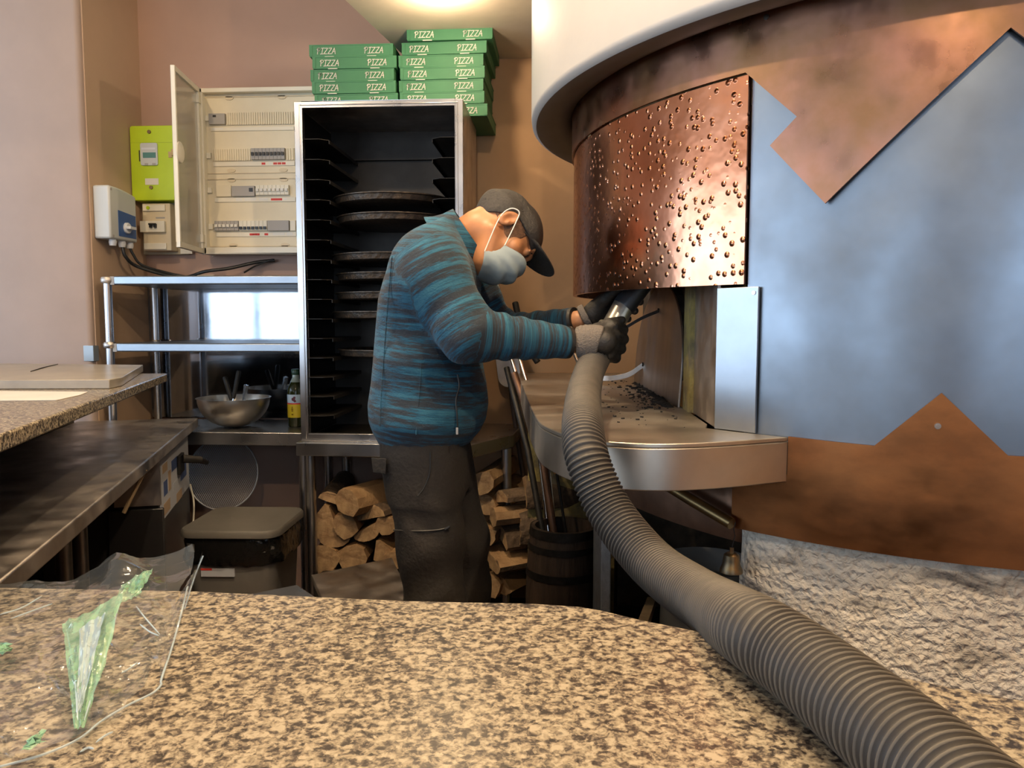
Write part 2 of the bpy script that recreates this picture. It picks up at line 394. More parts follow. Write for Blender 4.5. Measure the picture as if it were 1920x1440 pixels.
# striped melange fleece: stripes follow the cloth coordinate stored on the mesh
m = mat('fleece', (.02, .10, .16), .95, sheen=.06); nt = m.node_tree; N = nt.nodes; L = nt.links; b = N['Principled BSDF']
at = N.new('ShaderNodeAttribute'); at.attribute_name = 'cloth'
def stripe(sc, det, rough):
    mp = N.new('ShaderNodeMapping'); mp.inputs['Scale'].default_value = sc; L.new(at.outputs['Vector'], mp.inputs[0])
    n = N.new('ShaderNodeTexNoise'); n.inputs['Scale'].default_value = 1.; n.inputs['Detail'].default_value = det; n.inputs['Roughness'].default_value = rough
    L.new(mp.outputs[0], n.inputs['Vector']); return n
na = stripe((6, 6, 66), 3, .6); nb = stripe((18, 18, 260), 5, .7); nc = stripe((60, 60, 420), 2, .6)
def mad(a, k, c):
    q = N.new('ShaderNodeMath'); q.operation = 'MULTIPLY_ADD'; L.new(a, q.inputs[0]); q.inputs[1].default_value = k
    if isinstance(c, float): q.inputs[2].default_value = c
    else: L.new(c, q.inputs[2])
    return q.outputs[0]
val = mad(nc.outputs['Fac'], .35, mad(nb.outputs['Fac'], .85, mad(na.outputs['Fac'], 1.3, -.75)))
r = N.new('ShaderNodeValToRGB'); cr_ = r.color_ramp; cr_.elements[0].position = .40; cr_.elements[0].color = (.014, .020, .030, 1)
cr_.elements[1].position = .72; cr_.elements[1].color = (.020, .105, .16, 1)
e = cr_.elements.new(.46); e.color = (.020, .034, .050, 1); e = cr_.elements.new(.52); e.color = (.006, .050, .092, 1); e = cr_.elements.new(.60); e.color = (.008, .078, .14, 1)
L.new(val, r.inputs[0]); L.new(r.outputs[0], b.inputs['Base Color'])
n3 = N.new('ShaderNodeTexNoise'); n3.inputs['Scale'].default_value = 260; L.new(at.outputs['Vector'], n3.inputs['Vector'])
u = N.new('ShaderNodeBump'); u.inputs['Strength'].default_value = .35; u.inputs['Distance'].default_value = .004
L.new(n3.outputs['Fac'], u.inputs['Height']); L.new(u.outputs[0], b.inputs['Normal'])

# clear film and its printed part
def film(name, col, op, rough, tmask=False):
    m = bpy.data.materials.new(name); m.use_nodes = True; nt = m.node_tree; N = nt.nodes; L = nt.links
    N.remove(N['Principled BSDF']); out = N['Material Output']
    tr = N.new('ShaderNodeBsdfTransparent'); gl = N.new('ShaderNodeBsdfGlossy'); gl.inputs['Roughness'].default_value = rough
    di = N.new('ShaderNodeBsdfDiffuse'); di.inputs['Color'].default_value = (*col, 1)
    lw = N.new('ShaderNodeLayerWeight'); lw.inputs['Blend'].default_value = .10
    tc = N.new('ShaderNodeTexCoord'); n = N.new('ShaderNodeTexNoise'); n.inputs['Scale'].default_value = 22; n.inputs['Detail'].default_value = 3; n.inputs['Distortion'].default_value = 1.5
    u = N.new('ShaderNodeBump'); u.inputs['Strength'].default_value = .25; u.inputs['Distance'].default_value = .006
    L.new(tc.outputs['Object'], n.inputs['Vector']); L.new(n.outputs['Fac'], u.inputs['Height']); L.new(u.outputs[0], gl.inputs['Normal']); L.new(u.outputs[0], lw.inputs['Normal'])
    a = N.new('ShaderNodeMixShader'); a.inputs[0].default_value = op; L.new(tr.outputs[0], a.inputs[1]); L.new(di.outputs[0], a.inputs[2])
    c = N.new('ShaderNodeMixShader'); k_ = N.new('ShaderNodeMath'); k_.operation = 'MULTIPLY_ADD'; k_.inputs[1].default_value = .30; k_.inputs[2].default_value = .05; L.new(lw.outputs['Fresnel'], k_.inputs[0]); L.new(k_.outputs[0], c.inputs[0]); L.new(a.outputs[0], c.inputs[1]); L.new(gl.outputs[0], c.inputs[2])
    L.new(c.outputs[0], out.inputs['Surface']); MATS[name] = m
film('clear_film', (.8, .85, .85), .05, .10)
film('green_film', (.30, .60, .38), .50, .16)
film('pale_film', (.55, .68, .75), .55, .2)
# ================================================================ the room
def struct(name, b, m, **k): return tag(b.build(name, m, None, **k), kind='structure')
WX0, WX1, WY0, WY1, ZC, ZL = -5.0, 3.2, -3.5, 3.55, 3.0, 2.48
struct('floor', MB().box((WX0, WY0, -.1), (WX1, WY1, 0)), 'floor_tile', smooth=False)
struct('wall_back', MB().box((WX0, WY1, 0), (WX1, WY1 + .12, ZC)), 'wall_rear', smooth=False)
struct('wall_right', MB().box((WX1, WY0, 0), (WX1 + .12, WY1, ZC)), 'wall_tan', smooth=False)
# pillar whose right-hand face carries the switch box
struct('wall_pillar', MB().prism(rrect(-2.42, 3.10, -1.95, 3.70, .02, 3), 0, ZC), 'wall_pink', ang=50)
struct('wall_side', MB().box((-1.95, 3.125, 0), (-1.945, 3.55, ZC)), 'wall_side_tan', smooth=False)
b = MB(); b.box((WX0, WY0, ZC), (WX1, WY1, ZC + .1)); struct('ceiling', b, 'ceiling_cream', smooth=False)
# lowered part of the ceiling over the oven and the rack
pts = [(-.68, WY1), (-.79, 2.87), (-.95, 1.9), (WX1, 1.9), (WX1, WY1)]
struct('ceiling_lowered', MB().prism(pts, ZL, ZC), 'ceiling_cream', smooth=False)
# warm tan wall stretch right of the rack
struct('wall_back_right', MB().box((-.62, 3.544, 0), (WX1, 3.55, ZL)), 'wall_tan', smooth=False)
# left wall and rear wall with street windows
def window_wall(name, axis, at, s0, s1, wins, z0=.85, z1=2.6, th=.12):
    b = MB(); 
    def bx(a0, a1, c0, c1):
        if axis == 'x': b.box((min(at, at + th), a0, c0), (max(at, at + th), a1, c1))
        else: b.box((a0, min(at, at + th), c0), (a1, max(at, at + th), c1))
    bx(s0, s1, 0, z0); bx(s0, s1, z1, ZC); p = s0
    for a0, a1 in wins: bx(p, a0, z0, z1); p = a1
    bx(p, s1, z0, z1); struct(name, b, 'wall_pink', smooth=False)
    return wins
def window(n, axis, at, a0, a1, z0, z1, nm):
    b = MB(); t = .06
    def bx(p0, p1, c0, c1):
        if axis == 'x': b.box((at - .03, p0, c0), (at + .03, p1, c1))
        else: b.box((p0, at - .03, c0), (p1, at + .03, c1))
    bx(a0, a1, z0, z0 + t); bx(a0, a1, z1 - t, z1)
    for k in range(nm + 1):
        c = a0 + (a1 - a0 - t) * k / nm; bx(c, c + t, z0, z1)
    struct('window_%d' % n, b, 'window_frame', smooth=False)
window_wall('wall_left', 'x', WX0 - .12, WY0, WY1, [(-2.6, 2.3)]); window(1, 'x', WX0 + .05, -2.6, 2.3, .85, 2.6, 6)
window_wall('wall_front', 'y', WY0 - .12, WX0, WX1, [(-4.95, -2.05), (-.5, 1.7)]); window(2, 'y', WY0 + .05, -4.95, -2.05, .85, 2.6, 4); window(3, 'y', WY0 + .05, -.5, 1.7, .85, 2.6, 3)

# recessed lamp above the rack and the others in the ceiling
for i, (x, y, z, p) in enumerate(LAMPS):
    lab = ['small round recessed ceiling lamp glowing above the pizza boxes', 'recessed ceiling lamp overhead between the front counter and the worker', 'recessed ceiling lamp over the right end of the front granite counter', 'recessed ceiling lamp over the left granite counter', 'recessed ceiling lamp behind the front counter'][i]
    t = wthing('ceiling_lamp', lab, 'lamp', (x, y, z), 'recessed ceiling lamps')
    MB().lathe([(.036, -.002), (.052, -.006), (.054, 0), (.036, 0)], (x, y, z - .001), 28).build('trim_ring', 'steel', t)
    MB().lathe([(.0, -.034), (.018, -.031), (.030, -.018), (.034, 0)], (x, y, z - .002), 24).build('bulb', 'lamp_glow', t)

# ================================================================ the round pizza oven
OC = (1.101, 2.365); OR = 1.049
def cylpt(a, z, r=OR): return (OC[0] + r * math.cos(R(a)), OC[1] + r * math.sin(R(a)), z)
def patch(poly, r, th, step=2.0):
    """a sheet of metal bent round the drum: outline in (angle, height), real thickness"""
    bm = bmesh.new(); f = bm.faces.new([bm.verts.new((a, 0, z)) for a, z in poly])
    lo = min(a for a, z in poly); hi = max(a for a, z in poly); c = math.ceil(lo / step) * step + 1e-3
    while c < hi:
        bmesh.ops.bisect_plane(bm, geom=bm.verts[:] + bm.edges[:] + bm.faces[:], plane_co=(c, 0, 0), plane_no=(1, 0, 0)); c += step
    bmesh.ops.triangulate(bm, faces=bm.faces)
    V = [v.co.copy() for v in bm.verts]; bm.verts.index_update(); F = [[v.index for v in f.verts] for f in bm.faces]
    B = [(e.verts[0].index, e.verts[1].index) for e in bm.edges if e.is_boundary]; bm.free(); n = len(V)
    b = MB(); b.add([cylpt(v.x, v.z, r + th) for v in V] + [cylpt(v.x, v.z, r) for v in V], F + [[i + n for i in f[::-1]] for f in F] + [(i, j, j + n, i + n) for i, j in B])
    return b
oven = wthing('pizza_oven', 'large round wood-fired pizza oven clad in steel and zigzag copper on a rough plaster base', 'oven', (OC[0], OC[1], 0))
# rough plaster base
seg = 150; nz = 40; b = MB(); vs = []
A0, A1 = -134.3, 90
for i in range(seg + 1):
    a = A0 + (A1 - A0) * i / seg
    for j in range(nz + 1):
        z = .93 * j / nz; p = Vector(cylpt(a, z, 1.0)); rr = OR - .012 + .008 * noise.noise(p * 7) + .002 * noise.noise(p * 40)
        if a < A0 + 3: rr -= .02 * (1 - (a - A0) / 3) ** 2
        vs.append(cylpt(a, z, rr))
fs = [(i * (nz + 1) + j, (i + 1) * (nz + 1) + j, (i + 1) * (nz + 1) + j + 1, i * (nz + 1) + j + 1) for i in range(seg) for j in range(nz)]
k = len(vs); vs += [cylpt(A0, 0, .72), cylpt(A0, .93, .72)]
fs += [tuple([k] + [j for j in range(nz + 1)] + [k + 1])]
b.add(vs, fs); b.build('plaster_base', 'plaster', oven, ang=60)
# steel drum wall
MB().add(*(lambda q: (q.v, q.f))(patch([(-133.2, 1.0), (120, 1.0), (120, 1.95), (-133.2, 1.95)], OR - .006, .006))).build('steel_drum', 'steel_drum', oven)
# copper crown with the zigzag tongue
crown = [(-215, 1.935), (-215, 1.795), (-133.6, 1.795), (-127.8, 1.690), (-130.6, 1.644), (-124.7, 1.522), (-109.6, 1.787), (-94.6, 1.522), (-88.7, 1.644), (-91.5, 1.690), (-85.8, 1.795), (40, 1.795), (40, 1.935)]
patch(crown, OR + .011, .005).build('copper_crown', 'copper', oven, ang=25)
low = [(-134.3, .872), (-134.3, 1.0), (-127.9, 1.0), (-127.9, 1.076), (-119.4, 1.073), (-113.7, 1.176), (-108, 1.071), (-100, 1.071), (-94, 1.18), (-88, 1.071), (60, 1.071), (60, .872)]
patch(low, OR + .003, .005).build('copper_skirt', 'copper_low', oven, ang=25)
# hammered hood over the mouth
hood = sub(patch([(-222, 1.385), (-133.4, 1.378), (-133.4, 1.792), (-222, 1.792)], OR - .002, .012, 1.5).build('hammered_hood', 'copper_hammered', oven, ang=25))
b = MB(); b.prism([cylpt(a, 0, OR - .01)[:2] for a in range(-134, -223, -4)] + [cylpt(a, 0, OR - .09)[:2] for a in range(-222, -133, 4)], 1.93, 1.94); b.build('crown_ledge', 'copper', oven)
for a, z, mt in ((-135.7, 1.903, 'steel_dark'), (-131.3, 1.889, 'steel_dark'), (-113.9, 1.117, 'chrome')):
    p = Vector(cylpt(a, z, OR + (.016 if z > 1.5 else .008))); n = Vector((math.cos(R(a)), math.sin(R(a)), 0))
    q = MB(); q.disc(p, .0055, n, .003); q.disc(p + n * .003, .0028, n, .001); q.build('rivet', mt, oven)
# mouth: inner steel cheek, yellow insulation edge, dark brick wall with arch
b = MB(); b.box((.335, 1.66, 1.0755), (.341, 1.93, 1.42)); b.build('mouth_cheek', 'steel_worn', oven)
p0 = cylpt(-136.8, 0, OR + .004); p1 = cylpt(-131.6, 0, OR + .004)
b = MB(); d = (Vector(p1) - Vector(p0)); n = Vector((d.y, -d.x, 0)).normalized()
P = [Vector(p0), Vector(p1), Vector(p1) + n * .006, Vector(p0) + n * .006]
b.prism([(p.x, p.y) for p in P], 1.076, 1.372); ck = b.build('cheek_plate', 'steel_plate', oven, bev=.001)
q = MB(); pr = Vector(p1) + (Vector(p0) - Vector(p1)).normalized() * .010 + n * .006; q.disc((pr.x, pr.y, 1.360), .004, n, .002); q.build('rivet', 'chrome', oven)
b = MB(); b.box((.325, 1.93, 1.0755), (.60, 2.03, 1.50)); b.build('mouth_jamb', 'brick_yellow', oven)
b = MB()
YC, AW, AH = 2.55, .47, .38
arch = [(YC + AW * math.cos(t), 1.075 + AH * math.sin(t)) for t in np.linspace(0, math.pi, 26)]
outer = [(3.35, 1.075), (3.35, 1.85), (2.03, 1.85), (2.03, 1.075)]
Mx = Matrix(((0, 0, 1, 0), (1, 0, 0, 0), (0, 1, 0, 0), (0, 0, 0, 1)))
b.prism([outer[0], outer[1], outer[2], outer[3]] + [(y, z) for y, z in arch[::-1]], .36, .62, Mx); b.build('brick_face', 'stone_dark', oven)
b = MB(); b.box((.62, 2.05, 1.0), (.66, 3.3, 1.9)); b.box((.36, 1.7, 1.6), (1.1, 3.2, 1.64)); b.box((.62, 1.5, 1.0), (.64, 2.1, 1.9)); b.build('oven_chamber', 'black_matte', oven)
# the drum of white plaster hanging from the ceiling over it
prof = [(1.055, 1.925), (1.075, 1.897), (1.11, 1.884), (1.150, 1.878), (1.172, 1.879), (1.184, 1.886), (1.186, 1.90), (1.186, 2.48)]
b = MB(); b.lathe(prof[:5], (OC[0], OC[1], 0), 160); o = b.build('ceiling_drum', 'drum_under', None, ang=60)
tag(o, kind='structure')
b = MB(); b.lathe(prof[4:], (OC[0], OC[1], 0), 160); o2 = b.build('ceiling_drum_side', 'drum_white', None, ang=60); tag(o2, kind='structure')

# hearth shelf in front of the mouth
b = MB()
front = catmull([(-.185, 3.45), (-.10, 2.35), (-.052, 1.80), (-.018, 1.625), (.045, 1.49), (.15, 1.435), (.27, 1.45), (.452, 1.532)], 8)
back = [cylpt(a, 0, OR + .009)[:2] for a in (-128.2, -130, -132, -134, -136, -138)]
poly = [tuple(p[:2]) for p in front] + back + [(.33, 1.72), (.33, 2.4), (.33, 3.45)]
b.prism(poly, 1.066, 1.075)
n = len(front); lip = [tuple(p[:2]) for p in front]
inner = []
for i, p in enumerate(lip):
    a = np.array(lip[max(i - 1, 0)]); c = np.array(lip[min(i + 1, n - 1)]); d = c - a; d /= np.linalg.norm(d); inner.append((p[0] - d[1] * .012, p[1] + d[0] * .012))
b.prism(lip + inner[::-1], .985, 1.0655)
shelf = b.build('hearth_shelf', 'steel_hearth', None, bev=.003, ang=30)
tag(shelf, 'curved stainless hearth shelf jutting out in front of the oven mouth', 'shelf')

# half-moon oven door with two strap handles, leaning in the mouth
dr = thing('arched_shutter', 'half-moon steel oven door with curved strap handles standing in the mouth', 'oven door', (.315, 2.05, 1.0755))
DW, DH = .88, .345
pts = [(0, 0)] + [(DW / 2 - DW / 2 * math.cos(t), .10 + (DH - .10) * math.sin(t)) for t in np.linspace(0, math.pi, 30)] + [(DW, 0)]
Md = Matrix.Translation((0, 0, 0)) @ Matrix.Rotation(R(2), 4, 'Z') @ Matrix.Rotation(R(4), 4, 'Y') @ Matrix(((0, 0, 1, 0), (1, 0, 0, 0), (0, 1, 0, 0), (0, 0, 0, 1)))
b = MB(); b.prism(pts, 0, .006, Md); b.build('door_plate', 'steel_door', dr, bev=.0012)
def strap(P, nm, w_=.009):
    b = MB(); P = [Md @ Vector((p[1], p[2], p[0])) for p in catmull(P, 7)]; n = len(P); vs = []
    for p in P: vs += [p + Vector((0, 0, w_)), p - Vector((0, 0, w_)), p + Vector((-.002, .001, -w_)), p + Vector((-.002, .001, w_))]
    b.add(vs, [(4 * i + k, 4 * i + 4 + k, 4 * i + 4 + (k + 1) % 4, 4 * i + (k + 1) % 4) for i in range(n - 1) for k in range(4)] + [(0, 1, 2, 3), tuple(4 * n - 1 - k for k in range(4))]); b.build('strap_handle', nm, dr)
strap([(-.0, .68, .075), (-.05, .70, .035), (-.13, .73, .016), (-.20, .80, .03), (-.235, .88, .09)], 'steel_door')
strap([(0, .44, .262), (-.05, .46, .235), (-.11, .50, .19), (-.14, .60, .16), (-.10, .72, .15)], 'black_iron', .005)
for yy, zz in ((.68, .078), (.44, .264)):
    b = MB(); b.disc(Md @ Vector((yy, zz, .0)), .007, (-1, 0, 0), .004); b.build('handle_bolt', 'black_iron', dr)
# soot and crumbs on the shelf
b = MB(); rnd = random.Random(3)
for k in range(300):
    t = rnd.random(); 
    if k < 170: x = .285 + rnd.gauss(0, .016); y = 2.0 + rnd.random() * .75; x -= abs(rnd.gauss(0, .03))
    else: x = .02 + rnd.random() * .26; y = 1.65 + rnd.random() * 1.5
    s = .0013 + .003 * rnd.random() ** 2; 
    if k < 90: s *= 1.5
    a = rnd.random() * 6
    b.box((-s, -s * .6, 0), (s, s * .6, s * .7), Matrix.Translation((x, y, 1.0752)) @ Matrix.Rotation(a, 4, 'Z'))
for k in range(60):
    y = 2.06 + .8 * k / 60; b.lathe([(0, .004 + .006 * rnd.random()), (.009, .003), (.014, 0)], (.296 + rnd.gauss(0, .007), y, 1.0752), 7)
tag(b.build('ash_crumbs', 'soot'), 'scattered black soot and ash crumbs on the hearth shelf by the door', 'ash', kind='stuff')

# hammered copper apron under the shelf with a brass rail
b = MB(); v0 = Yp(1120, 875, 2.1); 
cone = []
for i in range(33):
    a = -134.3 - i * 2.2; cone.append((a,))
vs = []; 
for i, (a,) in enumerate(cone):
    t = i / 32; vs += [cylpt(a, .98, OR - .01), cylpt(a, .825 + .03 * t, OR - .05 + .02 * t), cylpt(a, .835 + .03 * t, OR - .08)]
b.add(vs, [(3 * i + k, 3 * i + 3 + k, 3 * i + 4 + k, 3 * i + 1 + k) for i in range(32) for k in range(2)])
ap = b.build('copper_apron', 'copper_dark', None)
tag(ap, 'dark hammered copper apron curving beneath the steel hearth shelf', 'panel')
so = ap.modifiers.new('th', 'SOLIDIFY'); so.thickness = .005
b = MB(); b.tube([Vector(Yp(1215, 888, 1.75)), Vector(Yp(1300, 940, 1.66)), Vector(Yp(1372, 982, 1.585))], .0125, 14)
tag(b.build('brass_rail', 'brass', None, ang=50), 'slanting brass tube fixed under the hearth shelf above the bell', 'rail')

# little bronze bell on a wire
bp = Yp(1371, 1072, 1.575); t = wthing('hanging_bell', 'small rusty bronze bell hanging on a wire beside the plaster base', 'bell', bp)
h = .040
b = MB(); b.lathe([(.0, h), (.010, h), (.0155, h - .004), (.017, h * .62), (.0185, h * .38), (.0225, .007), (.0235, 0), (.0215, 0), (.015, h * .5), (0, h - .006)], bp, 28); b.box((bp[0] - .004, bp[1] - .002, bp[2] + h), (bp[0] + .004, bp[1] + .002, bp[2] + h + .011)); b.build('bell_body', 'bell_bronze', t)
hk = Yp(1379, 988, 1.575)
b = MB(); b.tube([(bp[0], bp[1], bp[2] + h + .008), (bp[0] + .002, bp[1], bp[2] + h + .02), (bp[0] + .006, bp[1], bp[2] + h + .035), (bp[0] + .003, bp[1], bp[2] + h + .05), (hk[0], hk[1], hk[2] + .01)], .0011, 6); b.build('bell_wire', 'black_iron', t)
# ================================================================ pan rack with its pans
RX0, RX1, RY0, RY1, RZ0, RZ1 = -1.015, -.366, 2.95, 3.42, .834, 2.140
rk = wthing('pan_rack', 'tall open stainless rack with rows of side runners holding black pizza pans', 'rack', ((RX0 + RX1) / 2, (RY0 + RY1) / 2, RZ0))
b = MB(); f = .030
b.box((RX0, RY0, RZ0), (RX0 + f, RY0 + .030, RZ1)); b.box((RX1 - f, RY0, RZ0), (RX1, RY0 + .030, RZ1))
b.box((RX0 + f, RY0, RZ1 - .024), (RX1 - f, RY0 + .030, RZ1)); b.box((RX0 + f, RY0, RZ0), (RX1 - f, RY0 + .030, RZ0 + .030))
b.box((RX0 + .019, RY0 - .003, RZ0 + .01), (RX0 + .024, RY0, RZ1 - .01)); b.box((RX0 + .02, RY0 - .003, RZ1 - .015), (RX1 - .02, RY0, RZ1 - .011))
b.box((RX1 - .024, RY0 - .003, RZ0 + .01), (RX1 - .019, RY0, RZ1 - .01))
b.build('front_frame', 'steel', rk, bev=.0015)
b = MB(); b.box((RX1 - .003, RY0 + .03, RZ0), (RX1, RY1, RZ1 - .002)); b.build('side_panel', 'steel_worn', rk)
b = MB(); b.box((RX0, RY0 + .03, RZ0), (RX0 + .003, RY1, RZ1 - .002)); b.build('side_panel', 'steel_worn', rk)
b = MB(); b.box((RX0, RY0 + .03, RZ1 - .004), (RX1, RY1, RZ1)); b.build('top_panel', 'steel_worn', rk)
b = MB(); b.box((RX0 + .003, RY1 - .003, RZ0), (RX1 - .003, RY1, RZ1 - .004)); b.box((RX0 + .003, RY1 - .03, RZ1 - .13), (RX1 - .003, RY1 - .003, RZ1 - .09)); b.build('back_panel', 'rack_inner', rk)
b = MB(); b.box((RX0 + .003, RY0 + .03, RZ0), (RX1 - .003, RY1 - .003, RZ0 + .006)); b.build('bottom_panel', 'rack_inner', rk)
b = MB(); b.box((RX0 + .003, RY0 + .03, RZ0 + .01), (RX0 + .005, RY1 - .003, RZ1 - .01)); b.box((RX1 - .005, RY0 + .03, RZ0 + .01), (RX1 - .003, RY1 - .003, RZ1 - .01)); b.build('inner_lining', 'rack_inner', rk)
NR = 15; rz = [2.002 - .0765 * i for i in range(NR)]
def runner(side, z):
    b = MB(); x0 = RX0 + .006 if side < 0 else RX1 - .006; s = 1 if side < 0 else -1
    y0, y1 = RY0 + .012, RY1 - .006
    P = [(x0, y0), (x0 + s * .085, y0), (x0 + s * .118, y0 + .025), (x0 + s * .118, y1), (x0, y1)]
    b.prism(P if s > 0 else P[::-1], z, z + .0018)
    b.box((min(x0, x0 + s * .0018), y0 + .02, z - .016), (max(x0, x0 + s * .0018), y1, z))
    b.box((min(x0 + s * .116, x0 + s * .118), y0 + .026, z - .012), (max(x0 + s * .116, x0 + s * .118), y1, z))
    return b
for z in rz:
    for s in (-1, 1): runner(s, z).build('runner', 'rack_inner', rk)
    # polished front edges of the runners
b = MB()
pn_me = None
pans = [(3, .0), (4, .012), (6, -.01), (7, .005), (8, .0), (9, -.012), (11, .006)]
labs = ['topmost black pizza pan in the rack', 'second black pizza pan from the top of the rack', 'black pizza pan in the rack beside the worker\'s shoulder', 'black pizza pan in the rack just below the one at shoulder height', 'middle black pizza pan of the lower three beside the blue sleeve back', 'black pizza pan with a greasy rim behind the worker\'s back', 'lowest black pizza pan in the rack, behind the worker\'s back']
for (i, dx), lb in zip(pans, labs):
    z = rz[i] + .0022; o = bpy.data.objects.new('pizza_pan', pn_me) if pn_me else None
    if not o:
        p = MB(); p.lathe([(0, 0), (.225, 0), (.233, .004), (.238, .024), (.246, .026), (.246, .030), (.236, .030), (.229, .008), (.222, .004), (0, .004)], (0, 0, 0), 72)
        o = p.build('pizza_pan', 'pan_black', None, ang=40); pn_me = o.data
    else: COL.objects.link(o)
    o.location = ((RX0 + RX1) / 2 + dx, RY0 + .262, z); tag(o, lb, 'pizza pan', 'black pizza pans in the rack')

# ================================================================ PIZZA boxes
ST = {'P': [[(.16, 0), (.10, .98)], [(-.06, .78), (.05, .98), (.38, 1.0), (.52, .80), (.40, .56), (.14, .44)]],
      'I': [[(.30, 0), (.34, .98)], [(.10, .98), (.58, 1.0)], [(.06, 0), (.56, .02)]],
      'Z': [[(.08, .96), (.62, .98), (.04, .04), (.60, .02)]],
      'A': [[(.0, 0), (.34, 1.02), (.62, 0)], [(.14, .38), (.58, .42)]]}
def word(txt, h, adv, wt):
    b = MB(); x = 0
    for ch in txt:
        for s in ST[ch]:
            P = catmull([(p[0], p[1]) for p in s], 3) if ch == 'P' and len(s) > 2 else [np.array(p, float) for p in s]
            P = [np.array([(x + p[0] + .16 * p[1]) * h, p[1] * h]) for p in P]
            for a, c in zip(P[:-1], P[1:]):
                d = c - a; l = np.linalg.norm(d); d /= l; nn = np.array([-d[1], d[0]]) * wt; e = d * wt * .7
                q = [a - e - nn, c + e - nn, c + e + nn, a - e + nn]
                b.prism([(p[0], p[1]) for p in q], 0, .0005, Matrix(((1, 0, 0, 0), (0, 0, -1, 0), (0, 1, 0, 0), (0, 0, 0, 1))))
        x += adv[ch]
    return b, x * h
BW, BD, BH = .346, .335, .0480
def make_box():
    t = thing('pizza_box', 'x', 'pizza box')
    b = MB(); b.box((-BW / 2, 0, .0), (BW / 2, BD, BH - .002)); o = b.build('carton', 'green_card', t, bev=.0015)
    b = MB(); b.box((-BW / 2 - .0015, -.0015, BH - .004), (BW / 2 + .0015, BD, BH)); b.box((-BW / 2 - .001, -.0016, .004), (-BW / 2 + .012, -.0004, BH - .004)); b.box((BW / 2 - .012, -.0016, .004), (BW / 2 + .001, -.0004, BH - .004)); b.build('lid', 'green_card', t)
    for x in (-.09, .085):
        b = MB(); b.box((x - .019, -.0032, -.0018), (x + .019, .002, .0012)); b.build('tab', 'card_white', t)
    for x in (-.143, .050):
        b, wd = word('PIZZA', .0235, {'P': .62, 'I': .62, 'Z': .72, 'A': .7}, .00135)
        o = b.build('lettering', 'card_white', t, smooth=False); o.location = (x + (.004 if x > 0 else 0), -.0022, .0105)
    return t
pb = make_box(); first = True
zt = RZ1 + .0005
ord_ = ['bottom', 'second from the bottom', 'third from the bottom', 'fourth from the bottom', 'fifth from the bottom', 'sixth from the bottom', 'top']
stackL = [(-.8, .1), (-.812, -.3), (-.817, 0), (-.812, .4), (-.826, -.3), (-.812, .5), (-.823, .3)]
stackL = [(-.848, .5), (-.838, -.4), (-.846, .4), (-.853, -.3), (-.842, .6), (-.856, .3)]
stackR = [(-.470, -.3), (-.482, .2), (-.486, -.5), (-.480, -.4), (-.486, .4), (-.472, -.6), (-.447, .6)]
def put(x, y, z, a, lab, grp):
    global first
    o = pb if first else copy_tree(pb); first = False
    o.location = (x, y, z); o.rotation_euler = (0, 0, R(a)); o['label'] = lab; o['group'] = grp; return o
ZL_ = zt; names = ['bottommost', 'second from bottom', 'third from bottom', 'fourth from bottom', 'fifth from bottom', 'sixth from bottom', 'seventh from bottom', 'topmost']
dzL = .0495; nL = 6; nR = 7
for i in range(nL):
    x, a = stackL[i]; nm = 'topmost' if i == nL - 1 else names[i]
    put(x, RY0 + .244 + .004 * (i % 2), zt + i * dzL, a, '%s green PIZZA box in the left stack on the rack' % nm, 'green pizza boxes in the left stack')
for i in range(nR):
    x, a = stackR[i]; nm = 'topmost' if i == nR - 1 else names[i]
    o = put(x, RY0 + .244 + .004 * ((i + 1) % 2) - (.02 if i == nR - 1 else 0), zt + i * dzL, a - 1, '%s green PIZZA box in the right stack on the rack' % nm, 'green pizza boxes in the right stack')
# ================================================================ electrical cabinet on the back wall
EX0, EX1, EY0, EZ0, EZ1 = -1.622, -1.03, 3.44, 1.612, 2.347
ec = wthing('electrical_cabinet', 'open cream electrical cabinet full of breakers on the rear wall', 'electrical cabinet', ((EX0 + EX1) / 2, 3.5, EZ0))
t = .02
b = MB(); b.box((EX0, EY0, EZ1 - t), (EX1, 3.544, EZ1)); b.box((EX0, EY0, EZ0), (EX1, 3.544, EZ0 + .03)); b.box((EX0, EY0, EZ0), (EX0 + t, 3.544, EZ1)); b.box((EX1 - t, EY0, EZ0), (EX1, 3.544, EZ1))
b.build('cabinet_frame', 'cream_light', ec, bev=.003)
b = MB(); b.box((EX0 + t, 3.475, EZ0 + .03), (EX1 - t, 3.54, EZ1 - t)); b.build('inner_panel', 'cream_plastic', ec)
def rowz(y): return Yp(400, y, 3.47)[2]
def xat(px): return Yp(px, 350, 3.46)[0]
FY = 3.475
rows = [(212, 237), (280, 304), (348, 370), (414, 438)]
for z in (182, 325, 336, 462): 
    zz = rowz(z); MB().box((EX0 + t, FY - .004, zz - .002), (EX1 - t, FY, zz + .002)).build('panel_ridge', 'cream_old', ec)
for px in (432, 530):
    for y in (184, 320, 338, 460):
        zz = rowz(y); s = 1 if y in (184, 460, 320) else -1
        MB().lathe([(0, 0), (.020, 0), (.020, .004), (0, .004)], (0, 0, 0), 16, Matrix.Translation((xat(px), FY, zz)) @ Matrix.Rotation(R(90), 4, 'X') @ Matrix.Scale(.45, 4, (0, 1, 0))).build('cover_clip', 'cream_old', ec)
for y in (222, 292, 357, 425):
    MB().box((xat(388), FY - .012, rowz(y + 5)), (xat(396), FY, rowz(y - 5))).build('cover_screw', 'cream_light', ec)
def mod(px0, px1, y0, y1, m, name='breaker_cover', d=.010): 
    b = MB(); b.box((xat(px0), FY - d, rowz(y1)), (xat(px1), FY, rowz(y0))); return sub(b.build(name, m, ec, bev=.0008))
